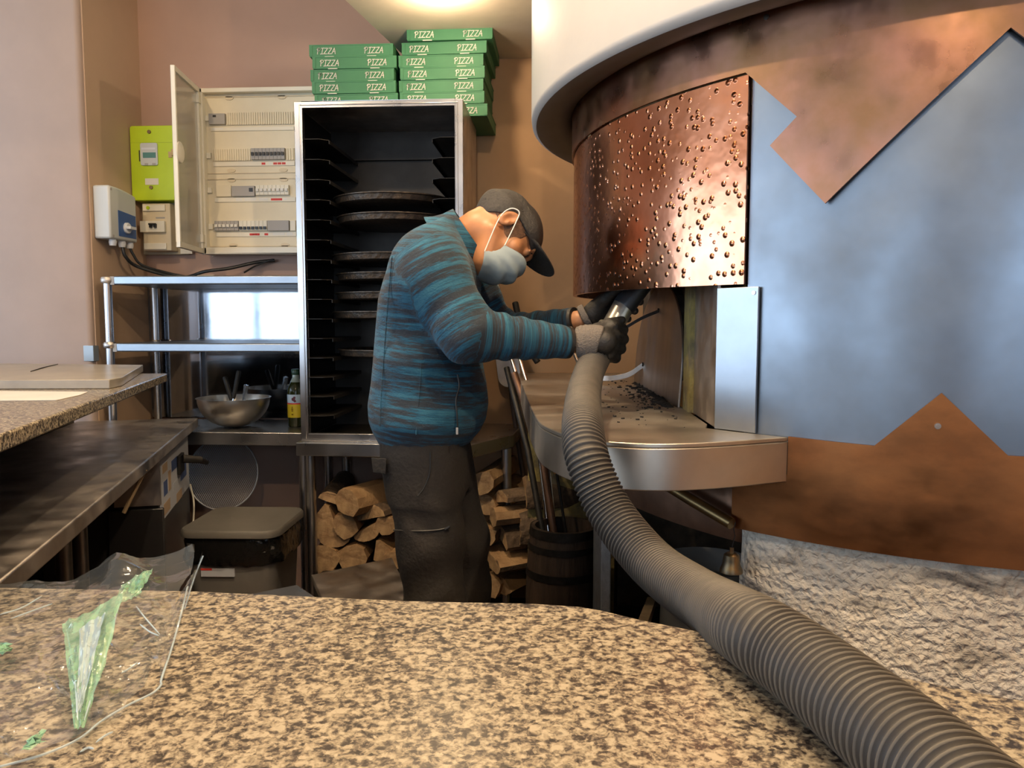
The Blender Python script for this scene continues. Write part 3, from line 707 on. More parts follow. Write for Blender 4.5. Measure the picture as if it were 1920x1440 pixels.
def ribs(px0, px1, y0, y1):
    b = MB(); n = max(2, int((px1 - px0) / 4.2)); x0, x1 = xat(px0), xat(px1)
    b.box((x0, FY - .006, rowz(y1)), (x1, FY, rowz(y0)))
    for k in range(n): c = x0 + (x1 - x0) * (k + .5) / n; b.box((c - .0022, FY - .010, rowz(y1) + .001), (c + .0022, FY - .006, rowz(y0) - .001))
    b.build('blank_cover', 'cream_plastic', ec)
def strip(px0, px1, y0, y1, reds=(), whites=()):
    o = mod(px0, px1, y0, y1, 'cream_light', 'label_strip', .005)
    for a in reds: MB().box((xat(a), FY - .0056, rowz(y1 - 2)), (xat(a + 7), FY - .005, rowz(y0 + 2))).build('label_mark', 'label_red', o)
    for a, c in whites: MB().box((xat(a), FY - .0056, rowz(y1 - 2)), (xat(c), FY - .005, rowz(y0 + 1))).build('label_mark', 'label_white', o)
def breakers(px0, px1, y0, y1, n, body, lev, up=0.35):
    x0, x1 = xat(px0), xat(px1); z0, z1 = rowz(y1), rowz(y0)
    for k in range(n):
        a = x0 + (x1 - x0) * k / n; c = x0 + (x1 - x0) * (k + 1) / n
        b = MB(); b.box((a + .0006, FY - .016, z0), (c - .0006, FY, z1)); o = sub(b.build('breaker', body, ec))
        h = z1 - z0; b = MB(); b.box((a + .003, FY - .024, z0 + h * up), (c - .003, FY - .016, z0 + h * (up + .28))); b.build('lever', lev, o)
mod(395, 425, 214, 234, 'grey_module', 'meter_module', .016); ribs(427, 552, 212, 235); strip(396, 552, 239, 246, whites=[(400, 420)])
MB().box((xat(403), FY - .017, rowz(221)), (xat(409), FY - .016, rowz(217))).build('module_window', 'black_plastic', ec)
ribs(398, 471, 280, 302); breakers(472, 535, 280, 301, 9, 'grey_module', 'black_plastic'); ribs(537, 552, 280, 302); strip(399, 552, 304, 312, reds=(490, 512, 520, 528), whites=[(504, 510)])
mod(404, 432, 348, 369, 'cream_plastic', 'blank_cover'); mod(434, 477, 350, 369, 'grey_module', 'timer_module', .016); breakers(479, 541, 349, 367, 8, 'cream_light', 'label_white'); strip(400, 552, 371, 379, reds=(506, 513, 520), whites=[(440, 452), (456, 478), (484, 500), (530, 536)])
MB().box((xat(467), FY - .018, rowz(361)), (xat(474), FY - .016, rowz(354))).build('module_window', 'black_plastic', ec)
breakers(400, 445, 415, 433, 6, 'grey_module', 'label_white'); breakers(446, 499, 415, 433, 7, 'cream_light', 'black_plastic', .1); mod(500, 540, 415, 434, 'grey_module', 'contactor_module', .018); mod(542, 552, 415, 434, 'cream_light', 'terminal_module', .014)
strip(401, 552, 436, 444, reds=(464, 470, 476, 492), whites=[(508, 530), (534, 545)])
# the cabinet's door swung open towards the camera
dh = Yp(384, 175, 3.44); free = Yp(324, 114, 3.13)
hx = EX0 + .005; fx, fy = free[0], 3.13; L_ = math.hypot(fx - hx, fy - EY0); an = math.atan2(fy - EY0, fx - hx)
M = Matrix.Translation((hx, EY0, 0)) @ Matrix.Rotation(an, 4, 'Z')
b = MB(); fr = .022
for a, c in (((0, -.012, EZ0 + .0), (L_, .006, EZ0 + fr)), ((0, -.012, EZ1 - fr), (L_, .006, EZ1)), ((L_ - .014, -.012, EZ0 + fr), (L_, .006, EZ1 - fr)), ((0, -.012, EZ0 + fr), (fr, .006, EZ1 - fr))): b.box(a, c, M)
dd = sub(b.build('cabinet_door', 'cream_light', ec, bev=.002))
b = MB(); b.box((fr, -.006, EZ0 + fr), (L_ - .014, -.002, EZ1 - fr), M); b.build('door_pane', 'door_smoky', dd)
hz = 1.30 + (605 - 283) / 1440 * 3.15
b = MB(); b.lathe([(0, .010), (.02, .012), (.042, .004), (.044, 0)], (0, 0, 0), 24, M @ Matrix.Translation((L_ - .03, -.012 if False else .006, hz)) @ Matrix.Rotation(R(-90), 4, 'X')); b.build('door_knob', 'cream_light', dd)
b = MB(); b.box((L_ - .05, -.03, hz - .012), (L_ - .03, -.012, hz + .012), M); b.box((L_ - .046, -.045, hz - .02), (L_ - .040, -.03, hz + .004), M); b.build('door_latch', 'brass', dd)
for z in (EZ0 + .05, EZ1 - .07): b = MB(); b.box((.0, -.02, z), (.03, .01, z + .035), M); b.build('hinge', 'cream_light', dd)

# ================================================================ backing board, lime meter box, main breaker
bd = Yp(246, 235, 3.5); X0b = Yp(252, 400, 3.53)[0]
b = MB(); b.box((X0b, 3.525, Yp(250, 478, 3.53)[2]), (Yp(352, 400, 3.53)[0], 3.547, Yp(250, 237, 3.53)[2])); o = b.build('backing_board', 'beige_board', None, bev=.002)
tag(o, 'narrow beige backing board on the rear wall behind the lime meter box', 'board')
MY = 3.44
x0, x1 = Yp(246, 300, MY)[0], Yp(334, 300, MY)[0]; z0, z1 = Yp(280, 376, MY)[2], Yp(280, 236, MY)[2]
mb = wthing('meter_box', 'lime green electricity meter box with a grey window on the rear wall', 'meter', ((x0 + x1) / 2, 3.5, z0))
b = MB(); b.prism(rrect(x0, z0, x1, z1, .012), -.005, .085, Matrix(((1, 0, 0, 0), (0, 0, 1, 3.44), (0, 1, 0, 0), (0, 0, 0, 1)))); b.build('meter_housing', 'lime', mb, bev=.003)
xm = lambda px: Yp(px, 300, MY)[0]; zm = lambda y: Yp(280, y, MY)[2]
XZ = lambda y: Matrix(((1, 0, 0, 0), (0, 0, 1, y), (0, 1, 0, 0), (0, 0, 0, 1)))
b = MB(); b.prism(rrect(xm(266), zm(311), xm(298), zm(269), .008), -.012, -.004, XZ(MY)); dm = sub(b.build('display_window', 'box_grey', mb, bev=.001))
b = MB(); b.box((xm(271), MY - .0135, zm(297)), (xm(295), MY - .012, zm(287))); b.build('lcd', 'lcd', dm)
b = MB(); b.box((xm(269), MY - .0135, zm(282)), (xm(295), MY - .012, zm(278))); b.build('fascia_line', 'white_plastic', dm)
for px in (274, 288): b = MB(); b.box((xm(px), MY - .014, zm(311)), (xm(px + 6), MY - .012, zm(307))); b.build('button', 'grey_module', dm)
b = MB(); b.box((xm(272), MY - .0065, zm(347)), (xm(297), MY - .005, zm(335))); b.build('label', 'card_white', mb)
b = MB(); b.box((xm(246), MY - .0056, zm(268.4)), (xm(330), MY - .0048, zm(267.6))); b.build('cover_seam', 'lime_dark', mb)
for y in (248, 352): b = MB(); b.disc((xm(283), MY - .005, zm(y)), .008, (0, -1, 0), .006); b.build('cover_screw', 'brass', mb)
b = MB(); b.box((xm(262), MY - .0056, zm(303)), (xm(264), MY - .005, zm(282))); b.build('side_print', 'black_matte', mb)

BY = 3.46; xm = lambda px: Yp(px, 430, BY)[0]; zm = lambda y: Yp(300, y, BY)[2]
mk = wthing('main_breaker', 'old cream main circuit breaker under the lime meter box', 'circuit breaker', (xm(295), 3.5, zm(470)))
b = MB(); b.box((xm(268), BY, zm(470)), (xm(320), 3.524, zm(381))); b.build('breaker_body', 'cream_old', mk, bev=.004)
b = MB(); b.box((xm(266), BY - .018, zm(436)), (xm(312), BY, zm(415))); b.build('breaker_face', 'cream_light', mk, bev=.002)
b = MB()
for px in (286, 294): b.box((xm(px), BY - .03, zm(428)), (xm(px + 4), BY - .018, zm(421)))
b.box((xm(285), BY - .032, zm(423)), (xm(299), BY - .026, zm(420))); b.build('toggle', 'black_plastic', mk)
for y0_, y1_ in ((384, 396), (456, 468)): b = MB(); b.box((xm(270), BY - .008, zm(y1_)), (xm(312), BY, zm(y0_))); b.build('terminal_cover', 'cream_light', mk, bev=.002)
b = MB(); b.disc((xm(281), BY - .008, zm(390)), .008, (0, -1, 0), .004); b.build('seal', 'lime', mk)
b = MB(); b.box((xm(293), BY - .0006, zm(410)), (xm(310), BY, zm(407))); b.build('rating_print', 'grey_module', mk)
b = MB(); b.box((xm(326), 3.515, zm(474)), (xm(348), 3.5249, zm(462))); tag(b.build('label_plate', 'card_white', None), 'small pale label plate low on the backing board beside the main breaker', 'label')

# ================================================================ grey and blue switch box on the pillar's side
SX0, SY0 = -1.944, 3.14; SX1 = Yp(206, 400, SY0)[0]; SY1 = min(Xp(256, 400, SX1)[1], 3.5); sz0, sz1 = 1.652, 1.872
sb = wthing('switch_box', 'pale grey isolator switch box with a blue label and rotary knob on the pillar side', 'switch box', (SX0, (SY0 + SY1) / 2, sz0))
def yz(x): return Matrix(((0, 0, 1, x), (1, 0, 0, 0), (0, 1, 0, 0), (0, 0, 0, 1)))
prof = [(SY0, sz0), (SY1, sz0)] + [(SY1 + (SY0 - SY1) * k / 8, sz1 - .018 + .018 * math.sin(math.pi / 2 * min(1, k / 6))) for k in range(9)]
b = MB(); b.prism(prof, SX0, SX1, yz(0)); b.build('box_shell', 'box_grey', sb, bev=.008)
ly0 = Xp(222, 420, SX1)[1]; 
b = MB(); b.prism([(ly0, sz0 + .016), (SY1 - .012, sz0 + .016), (SY1 - .012, sz0 + .115), (ly0, sz0 + .125)], SX1, SX1 + .0015, yz(0)); b.build('blue_panel', 'blue_label', sb)
kc = Xp(243, 433, SX1 + .015); kc = (SX1, min(kc[1], SY1 - .055), sz0 + .055)
b = MB(); b.lathe([(.024, 0), (.024, .010), (.020, .014), (0, .014)], (0, 0, 0), 28, Matrix.Translation(kc) @ Matrix.Rotation(R(90), 4, 'Y')); b.box((SX1 + .012, kc[1] - .024, kc[2] - .006), (SX1 + .034, kc[1] + .024, kc[2] + .006)); b.build('rotary_knob', 'white_plastic', sb, bev=.001)
for y_, z_ in ((SY0 + .015, sz1 - .015), (SY0 + .02, sz0 + .012)): b = MB(); b.disc((SX1, y_, z_), .006, (1, 0, 0), .001); b.build('cover_screw', 'grey_module', sb)
for k, (dx, dy) in enumerate(((.035, .05), (.035, .12), (.035, .18))):
    b = MB(); b.lathe([(0, 0), (.014, 0), (.016, -.012), (.013, -.026), (0, -.026)], (SX0 + .05, SY0 + dy, sz0), 12); b.build('cable_gland', 'white_plastic', sb)

def cable(P, r, lab, nm='black_cable'):
    b = MB(); b.tube(catmull(P, 8), r, 10); return tag(b.build(nm, 'cable', None, ang=60), lab, 'cable', 'black cables under the cabinet')
g1 = (SX0 + .05, SY0 + .12, sz0 - .02); g2 = (SX0 + .05, SY0 + .18, sz0 - .02)
e1 = Yp(515, 488, 3.53)
cable([g1, (-1.885, 3.27, 1.585), (-1.86, 3.33, 1.545), (-1.72, 3.42, 1.505), tuple(Yp(385, 509, 3.40)), tuple(Yp(430, 503, 3.44)), tuple(Yp(480, 492, 3.50)), tuple(e1)], .0075, 'thick black cable drooping from the switch box and along the steel shelf')
cable([g2, (-1.885, 3.33, 1.60), (-1.86, 3.36, 1.555), (-1.76, 3.44, 1.52), (-1.64, 3.46, 1.5015), (-1.5, 3.47, 1.5005)], .006, 'thinner black cable drooping beside the thick one under the switch box')
cable([tuple(Yp(512, 486, 3.52)), tuple(Yp(480, 498, 3.50)), tuple(Yp(458, 511, 3.45))], .004, 'thin dark cable branching down to the shelf at the right end')
p = Yp(385, 508, 3.3)
b = MB(); b.box((-.045, -.018, 0), (.03, .018, .0015), Matrix.Translation((p[0], 3.3, 1.4935)) @ Matrix.Rotation(R(-8), 4, 'Z') @ Matrix.Rotation(R(-6), 4, 'X') @ Matrix.Translation((0, 0, .003)))
b.box((-.045, -.018, .004), (.035, .018, .0055), Matrix.Translation((p[0], 3.3, 1.4935)) @ Matrix.Rotation(R(-8), 4, 'Z') @ Matrix.Rotation(R(14), 4, 'X') @ Matrix.Translation((0, 0, .006)))
tag(b.build('card_tag', 'card_white', None, smooth=False), 'small folded pale card lying on the steel shelf among the cables', 'card')

# ================================================================ stainless shelf unit and backsplash
b = MB(); b.box((-1.94, 3.536, .85), (-.62, 3.543, 1.475)); o = b.build('steel_backsplash', 'steel_mirror', None, bev=.001)
tag(o, 'polished stainless backsplash on the rear wall behind the shelves', 'backsplash')
su = wthing('shelf_unit', 'two-tier stainless wall shelf on round posts left of the pan rack', 'shelf', (-1.45, 3.3, .845))
for z in (1.493, 1.215):
    b = MB(); b.box((-1.845, 3.10, z - .036), (-1.02, 3.52, z)); b.build('shelf_board', 'steel_plate', su, bev=.005)
    b = MB(); b.box((-1.862, 3.105, z - .036), (-1.845, 3.14, z - .002)); b.build('shelf_bracket', 'grey_module', su)
for x, y in ((-1.880, 3.115), (-1.885, 3.49), (-1.035, 3.115)):
    b = MB(); b.tube([(x, y, .8445), (x, y, 1.48)], .0165, 18); ps = sub(b.build('post', 'steel', su, ang=60))
    for z in (1.475, 1.205): b = MB(); b.lathe([(0, -.012), (.022, -.012), (.026, -.006), (.026, .006), (.022, .014), (0, .018)], (x, y, z), 20); b.build('collar', 'steel_worn', ps)

# ================================================================ low steel tables
def steel_table(name, lab, pts, zt, lip, legs, foot=0, undershelf=None, lt='steel'):
    cx = sum(p[0] for p in pts) / len(pts); cy = sum(p[1] for p in pts) / len(pts)
    t = wthing(name, lab, 'table', (cx, cy, 0))
    b = MB(); b.prism(pts, zt - lip, zt); b.build('table_top', lt, t, bev=.003)
    for x, y in legs:
        b = MB(); b.tube([(x, y, foot), (x, y, zt - lip)], .0205, 18); b.build('leg', 'steel', t, ang=60)
    if undershelf: b = MB(); b.prism(undershelf[0], undershelf[1] - .03, undershelf[1]); b.build('lower_shelf', 'steel_dark', t, bev=.002)
    return t
steel_table('steel_table', 'stainless table under the shelves carrying the mixing bowl', [(-1.93, 3.10), (-1.035, 3.10), (-1.035, 3.53), (-1.93, 3.53)], .844, .055, [(-1.075, 3.15), (-1.075, 3.49), (-1.88, 3.49)])
steel_table('rack_table', 'stainless table with an angled corner under the pan rack', [(-1.025, 2.915), (-.345, 2.885), (-.190, 3.17), (-.165, 3.53), (-1.025, 3.53)], .833, .052, [(-.985, 2.965), (-.215, 3.14), (-.985, 3.48), (-.235, 3.48)], undershelf=([(-.95, 2.95), (-.36, 2.93), (-.24, 3.16), (-.22, 3.5), (-.95, 3.5)], .30))

# bowl, utensils, bottle
bc = (Yp(445, 790, 3.30)[0], 3.27, .8445)
prof = [(0, .0)] + [(.152 * math.sin(t) ** .9, .128 * (1 - math.cos(t))) for t in np.linspace(.28, math.pi / 2, 16)] + [(.157, .128), (.157, .1295), (.150, .1295)] + [(.149 * math.sin(t) ** .9, .0015 + .128 * (1 - math.cos(t))) for t in np.linspace(math.pi / 2, .28, 16)] + [(0, .0015)]
o = MB().lathe(prof, (0, 0, 0), 72).build('mixing_bowl', 'steel_bowl', None, ang=50); o.location = bc
tag(o, 'large stainless mixing bowl holding spatulas on the steel table', 'bowl')
def spatula(p0, p1, lab, blade=None):
    p0 = Vector(p0); p1 = Vector(p1); d = (p1 - p0).normalized(); t = wthing('spatula', lab, 'spatula', p0, 'spatulas in the mixing bowl')
    m0 = p0.lerp(p1, .45); b = MB(); b.tube([m0, m0.lerp(p1, .15), m0.lerp(p1, .6), p1 - d * .006, p1], [.007, .009, .010, .0105, .007], 12); b.build('handle', 'black_matte', t, ang=60)
    b = MB(); b.tube([p0, m0 + d * .004], .004, 8); s = d.orthogonal().normalized(); 
    b.build('shank', 'chrome', t)
bx, by, bz = bc
Q = lambda px, y, Y: tuple(Yp(px, y, Y))
spatula((bx + .01, by + .01, bz + .022), Q(421, 706, 3.29), 'black-handled spatula leaning left in the mixing bowl')
spatula((bx - .025, by + .0, bz + .022), Q(448, 695, 3.30), 'black-handled spatula leaning upright in the middle of the bowl')
p1 = Q(462, 722, 3.29); b = MB(); pp = [(bx + .02, by + .02, bz + .025), p1]
b.tube([pp[0], pp[1]], [.006, .011], 6); b.tube([pp[1], (p1[0] - .012, p1[1], p1[2] - .004)], .004, 6)
tag(b.build('steel_scraper', 'chrome', None), 'short bare metal scraper standing right of the black handles in the bowl', 'scraper')
oc = (Yp(553, 780, 3.28)[0], 3.30, .8445)
ob = thing('oil_bottle', 'dark olive oil bottle with a yellow label beside the pan rack', 'bottle', oc)
b = MB(); b.lathe([(0, 0), (.033, 0), (.037, .006), (.037, .150), (.034, .172), (.022, .196), (.0, .197)], seg=32); b.build('oil', 'oil', ob, ang=50)
b = MB(); b.lathe([(.0235, .196), (.0155, .212), (.0145, .228), (.0, .229)], seg=28); b.build('neck', 'bottle_clear', ob, ang=50)
b = MB(); b.lathe([(0, .228), (.0165, .228), (.0175, .232), (.0175, .250), (.015, .253), (0, .253)], seg=24); b.build('cap', 'bottle_cap', ob, ang=40)
b = MB(); b.lathe([(.0376, .042), (.0376, .100)], seg=32, a0=180, a1=360); b.build('label', 'label_yellow', ob)
b = MB(); b.lathe([(.0376, .106), (.0376, .135), (.0374, .143)], seg=32, a0=180, a1=360); b.build('label', 'label_pale', ob)
b = MB(); b.lathe([(.0377, .100), (.0377, .106)], seg=32, a0=180, a1=360); b.build('label_band', 'label_red', ob)
b = MB()
for k in range(6):
    a = R(258 + rnd.random() * 26); z = .115 + .018 * rnd.random(); b.disc((.0375 * math.cos(a), .0375 * math.sin(a), z), .0055, (math.cos(a), math.sin(a), 0), .001, 10)
b.build('olive_print', 'label_plum', ob)
b = MB()
for z, x_ in ((.088, .012), (.080, .022), (.072, .020), (.056, .024)):
    for k in range(9):
        a = R(262) + (k - 4) * x_ * .9; b.box((-.0009, -.0001, -.0022), (.0009, .0003, .0022), Matrix.Translation((.0378 * math.cos(a), .0378 * math.sin(a), z)) @ Matrix.Rotation(a + R(90), 4, 'Z'))
b.build('label_print', 'copper_low', ob, smooth=False)

# ================================================================ left-hand counters
ga = Zp(0, 815, 1.12)[:2]; gb = Zp(313, 700, 1.12)[:2]; dv = (gb - ga) / np.linalg.norm(gb - ga); nl = np.array([-dv[1], dv[0]])
g0 = ga - dv * .12; g1 = gb
P = [g0, g1, g1 + nl * .28 + dv * .05, g1 + nl * .62 - dv * .05, g0 + nl * .62]
P = [tuple(p) for p in P]
b = MB(); b.prism(P, 1.09, 1.12); gl = b.build('granite_counter', 'granite_left', None, bev=.004); tag(gl, 'raised speckled granite counter on the left with a chipped edge', 'counter')
sp = [Zp(270, 683.5, 1.146)[:2], Zp(214, 713, 1.146)[:2], Zp(-260, 717, 1.146)[:2], Zp(-120, 678, 1.146)[:2]]
sp = [tuple(p) for p in sp]
b = MB(); b.prism([tuple(Zp(268, 684, 1.146)[:2]), (tuple(Zp(228, 707, 1.146)[:2])), tuple(Zp(205, 711.5, 1.146)[:2]), tuple(Zp(-200, 713, 1.146)[:2]), tuple(Zp(-120, 680, 1.146)[:2])], 1.1205, 1.146)
sl = b.build('marble_slab', 'marble_slab', None, bev=.002); tag(sl, 'thin grey marble slab lying on the left granite counter', 'slab')
q0 = Zp(57, 697, 1.147); q1 = Zp(105, 683, 1.147); b = MB(); d = np.array(q1) - q0
b.prism([tuple((q0 + np.array(o_))[:2]) for o_ in ((0, 0, 0),)] + [tuple((q0 + d * .5 + np.array([.004, -.018, 0]))[:2]), tuple((q1 + np.array([.008, 0, 0]))[:2]), tuple((q0 + d * .55 + np.array([-.006, .012, 0]))[:2])], 1.1464, 1.149)
tag(b.build('charred_splinter', 'soot', None, smooth=False), 'dark pointed splinter lying on the marble slab', 'splinter')
pp = [tuple(Zp(*q, 1.1205)[:2]) for q in ((-40, 752), (105, 751), (150, 741), (165, 735), (-60, 733))]
b = MB(); b.prism(pp, 1.1205, 1.1215); tag(b.build('paper_sheet', 'paper', None), 'pale sheet of paper lying flat on the left granite counter', 'paper')
# duct tape on the pillar corner
b = MB(); z1_ = Yp(165, 648, 3.1)[2]; z0_ = 1.14; b.box((-1.985, 3.0975, z0_), (-1.9425, 3.0995, z1_)); b.box((-1.9435, 3.0975, z0_), (-1.942, 3.135, z1_)); tag(b.build('tape_strip', 'tape', None), 'strip of silver tape at the foot of the pillar corner', 'tape')
# steel worktop under it
sa = Zp(0, 1090, .90)[:2]; dv2 = (Zp(385, 772, .90)[:2] - sa); Ls = np.linalg.norm(dv2); dv2 /= Ls; nl2 = np.array([-dv2[1], dv2[0]])
s1 = sa + dv2 * 2.12; s0 = sa - dv2 * .10
wk = wthing('steel_worktop', 'long stainless worktop below the left granite counter', 'worktop', (*s0, 0))
b = MB(); b.prism([tuple(s0), tuple(s1), tuple(s1 + nl2 * .46), tuple(s0 + nl2 * .5)], .862, .90); b.build('worktop_board', 'steel_worn', wk, bev=.004)
# supporting wall of the bar behind it
b = MB(); b.prism([tuple(s0 + nl2 * .5), tuple(s1 + nl2 * .47), tuple(s1 + nl2 * .53), tuple(s0 + nl2 * .56)], 0, 1.088); o = b.build('wall_bar', 'stone_dark', None); tag(o, kind='structure')
for k in (.95, 1.08):
    p = sa + dv2 * (k - .3) + nl2 * .1; b = MB(); b.tube([(p[0], p[1], 0), (p[0], p[1], .86)], .018, 14); b.build('leg', 'steel_dark', wk, ang=60)
# small dark under-counter fridge with stickers
def W2(s, n): p = sa + dv2 * s + nl2 * n; return (p[0], p[1])
fs0, fs1 = 1.12, 2.02
def side_s(px):  # distance along the counter where the view ray of column px meets its side
    best = min(((abs((lambda q: (960 + FPX * ((q - C0) @ cr) / ((q - C0) @ cf)))(np.array([*W2(s, .03), .7])) - px), s) for s in np.linspace(0, 2.6, 800))); return best[1]
fs0, fs1 = side_s(297), side_s(354)
fg = wthing('undercounter_cabinet', 'dark metal cabinet with stickers on its side under the steel worktop', 'cabinet', (*W2((fs0 + fs1) / 2, .2), 0))
b = MB(); b.prism([W2(fs0, .03), W2(fs1, .03), W2(fs1, .38), W2(fs0, .38)], .02, .855); b.build('cabinet_body', 'black_plastic', fg, bev=.004)
b = MB(); b.prism([W2(fs0 - .015, .02), W2(fs0 + .0, .02), W2(fs0 + .0, .16), W2(fs0 - .015, .16)], .70, .852); b.build('metal_front', 'steel_worn', fg)
b = MB(); b.prism([W2(fs0 - .02, .012), W2(fs0 - .001, .012), W2(fs0 - .001, .18), W2(fs0 - .02, .18)], .10, .69); b.build('door_panel', 'black_plastic', fg, bev=.003)
b = MB(); b.prism([W2(fs0 + .03, .0285), W2(fs1 - .01, .0285), W2(fs1 - .01, .030), W2(fs0 + .03, .030)], .63, .85); stk = sub(b.build('sticker_panel', 'sticker_white', fg))
rr = random.Random(5)
for k, (s, z, w_, h_, mt) in enumerate(((.05, .80, .09, .03, 'sticker_tan'), (.06, .73, .07, .05, 'sticker_blue'), (.05, .66, .12, .04, 'sticker_tan'), (.22, .78, .12, .04, 'sticker_blue'), (.24, .70, .10, .03, 'sticker_white'), (.15, .74, .05, .07, 'sticker_tan'), (.40, .72, .14, .06, 'sticker_blue'), (.30, .645, .12, .035, 'sticker_tan'))):
    if fs0 + .03 + s + w_ > fs1 - .01: continue
    b = MB(); b.prism([W2(fs0 + .03 + s, .0278), W2(fs0 + .03 + s + w_, .0278), W2(fs0 + .03 + s + w_, .0284), W2(fs0 + .03 + s, .0284)], z - h_ / 2, z + h_ / 2); b.build('sticker', mt, stk)
oo = W2(fs0 + (fs1 - fs0) * .62, .02)
bo = wthing('bottle_opener', 'black wall-mounted bottle opener on the sticker panel', 'opener', (*oo, .77))
b = MB(); b.prism([W2(fs0 + (fs1 - fs0) * .55, .027), W2(fs0 + (fs1 - fs0) * .70, .027), W2(fs0 + (fs1 - fs0) * .70, .015), W2(fs0 + (fs1 - fs0) * .55, .015)], .73, .80); b.build('back_plate', 'black_iron', bo, bev=.002)
a_ = W2(fs0 + (fs1 - fs0) * .60, .012); c_ = W2(fs0 + (fs1 - fs0) * .64, -.045); b = MB(); b.tube([(*a_, .785), (*c_, .775), (*W2(fs0 + (fs1 - fs0) * .8, -.055), .745)], [.016, .014, .010], 10); b.build('opener_jaw', 'black_iron', bo)
b = MB(); b.tube(catmull([(*W2(fs1 - .03, .022), .64), (*W2(fs1 - .02, .012), .56), (*W2(fs1 - .06, .012), .48), (*W2(fs1 - .12, .015), .40), (*W2(fs1 - .14, .015), .30)], 6), .0035, 8); tag(b.build('pale_cord', 'card_white', None), 'thin pale electric cord hanging down the side of the dark cabinet', 'cord')
p0 = Yp(232, 962, 2.1); p1 = Yp(272, 880, 2.14); b = MB(); d = Vector(p1) - Vector(p0)
b.tube([p0, p1], [.006, .007], 6); tag(b.build('wooden_stick', 'wood_pale', None), 'pale wooden stick leaning against the cabinet under the worktop', 'stick')

# round pizza screens, bin
ps = thing('pizza_screen', 'round wire mesh pizza screen standing behind the grey bin', 'pizza screen', (Yp(422, 905, 3.32)[0], 3.30, .468))
MS = Matrix.Translation((0, .0, .16)) @ Matrix.Rotation(R(78), 4, 'X')
b = MB(); b.tube([MS @ Vector((.16 * math.cos(t), .16 * math.sin(t), 0)) for t in np.linspace(0, 2 * math.pi, 49)], .0035, 8); b.build('rim', 'mesh_alu', ps, ang=60)
b = MB()
for k in range(-20, 21):
    c = k * .0078; h = math.sqrt(max(.159 ** 2 - c * c, 0))
    for s in (1, -1):
        M2 = MS @ Matrix.Rotation(R(32 * s), 4, 'Z'); b.tube([M2 @ Vector((c, -h, .0012 * s)), M2 @ Vector((c, h, .0012 * s))], .0012, 4, False)
b.build('wire_mesh', 'mesh_alu', ps, smooth=False)
bx_ = (Yp(447, 985, 2.72)[0], 2.78)
bn = thing('waste_bin', 'grey plastic bin with a flat lid and black liner below the steel table', 'bin', (bx_[0], bx_[1], 0), R(2))
MW, MD, LZ = .365, .37, .565
def ring(wd, dp, z, r=.05): return [(x, y, z) for x, y in rrect(-wd / 2, -dp / 2, wd / 2, dp / 2, r, 5)]
def stackrings(rings):
    b = MB(); n = len(rings[0]); vs = [p for r_ in rings for p in r_]
    fs = [(i * n + k, i * n + (k + 1) % n, (i + 1) * n + (k + 1) % n, (i + 1) * n + k) for i in range(len(rings) - 1) for k in range(n)] + [tuple(range(n))[::-1], tuple(range((len(rings) - 1) * n, len(rings) * n))]
    return b.add(vs, fs)
stackrings([ring(.28, .28, 0), ring(.325, .33, .48), ring(.335, .34, .485), ring(.34, .345, .515)]).build('bin_body', 'bin_body', bn)
stackrings([ring(MW - .01, MD - .01, LZ - .03, .06), ring(MW, MD, LZ - .026, .06), ring(MW, MD, LZ - .008, .06), ring(MW - .012, MD - .012, LZ, .055), ring(MW - .05, MD - .05, LZ - .001, .05)]).build('lid', 'rubber_lid', bn, ang=50)
b = MB(); n = 120; rings = []
for j, (z, o_) in enumerate(((LZ - .031, .355), (LZ - .05, .368), (LZ - .08, .362), (LZ - .11, .370), (LZ - .128, .358), (LZ - .122, .346))):
    rr_ = []
    for k in range(n):
        a = 2 * math.pi * k / n; c, s = math.cos(a), math.sin(a); q = (abs(c) ** 5 + abs(s) ** 5) ** (-1 / 5)
        wob = 1 + .03 * noise.noise(Vector((c * 6, s * 6, j * 1.4))) + .015 * noise.noise(Vector((c * 17, s * 17, j)))
        rr_.append((c * q * o_ / 2 * wob, s * q * (o_ - .01) / 2 * wob, z + .014 * noise.noise(Vector((c * 5, s * 5, 3 + j)))))
    rings.append(rr_)
stackrings(rings).build('bin_liner', 'bin_bag', bn, ang=60)
b = MB(); b.box((-.10, -.1675, .395), (.02, -.158, .425)); b.build('bin_label', 'sticker_white', bn)
b = MB(); b.box((-.10, -.1682, .418), (-.06, -.1676, .426)); b.build('bin_label', 'label_red', bn)
# ================================================================ the worker
def Y3(x, y, Y): return np.array(Yp(x, y, Y))
man = wthing('person', 'person in striped blue fleece, black cap and face mask stooping over the hose', 'person', (-.30, 2.06, 0))
YT = 2.05
shR, elR, wrR = Y3(813, 503, 1.885), Y3(876, 626, 1.845), Y3(1066, 642, 1.945)
shL, elL, wrL = Y3(862, 500, 2.235), Y3(935, 628, 2.25), Y3(1078, 602, 2.125)
# head frame: face turned down and away
th, ro = R(58), R(28)
f_ = np.array([math.cos(th), 0, -math.sin(th)]); u_ = np.array([math.sin(th), 0, math.cos(th)]); l_ = np.array([0, 1., 0])
u2 = u_ * math.cos(ro) + l_ * math.sin(ro); l2 = l_ * math.cos(ro) - u_ * math.sin(ro)
HC = Y3(941, 436, 2.06); HM = np.stack([f_, l2, u2], 1)
def H(x, y, z): return HC + HM @ np.array([x, y, z])
def hell(F, c, r, tilt=0):
    M = HM
    if tilt: c_, s_ = math.cos(tilt), math.sin(tilt); M = HM @ np.array([[c_, 0, s_], [0, 1, 0], [-s_, 0, c_]])
    return F.ell(H(*c), r, M)
def base_head(F, g=0.):
    F.un(hell(F, (-.012, 0, .022), (.089 + g, .074 + g, .076 + g)))
    F.un(hell(F, (.035, 0, -.030), (.058 + g, .064 + g, .088 + g)), .02)
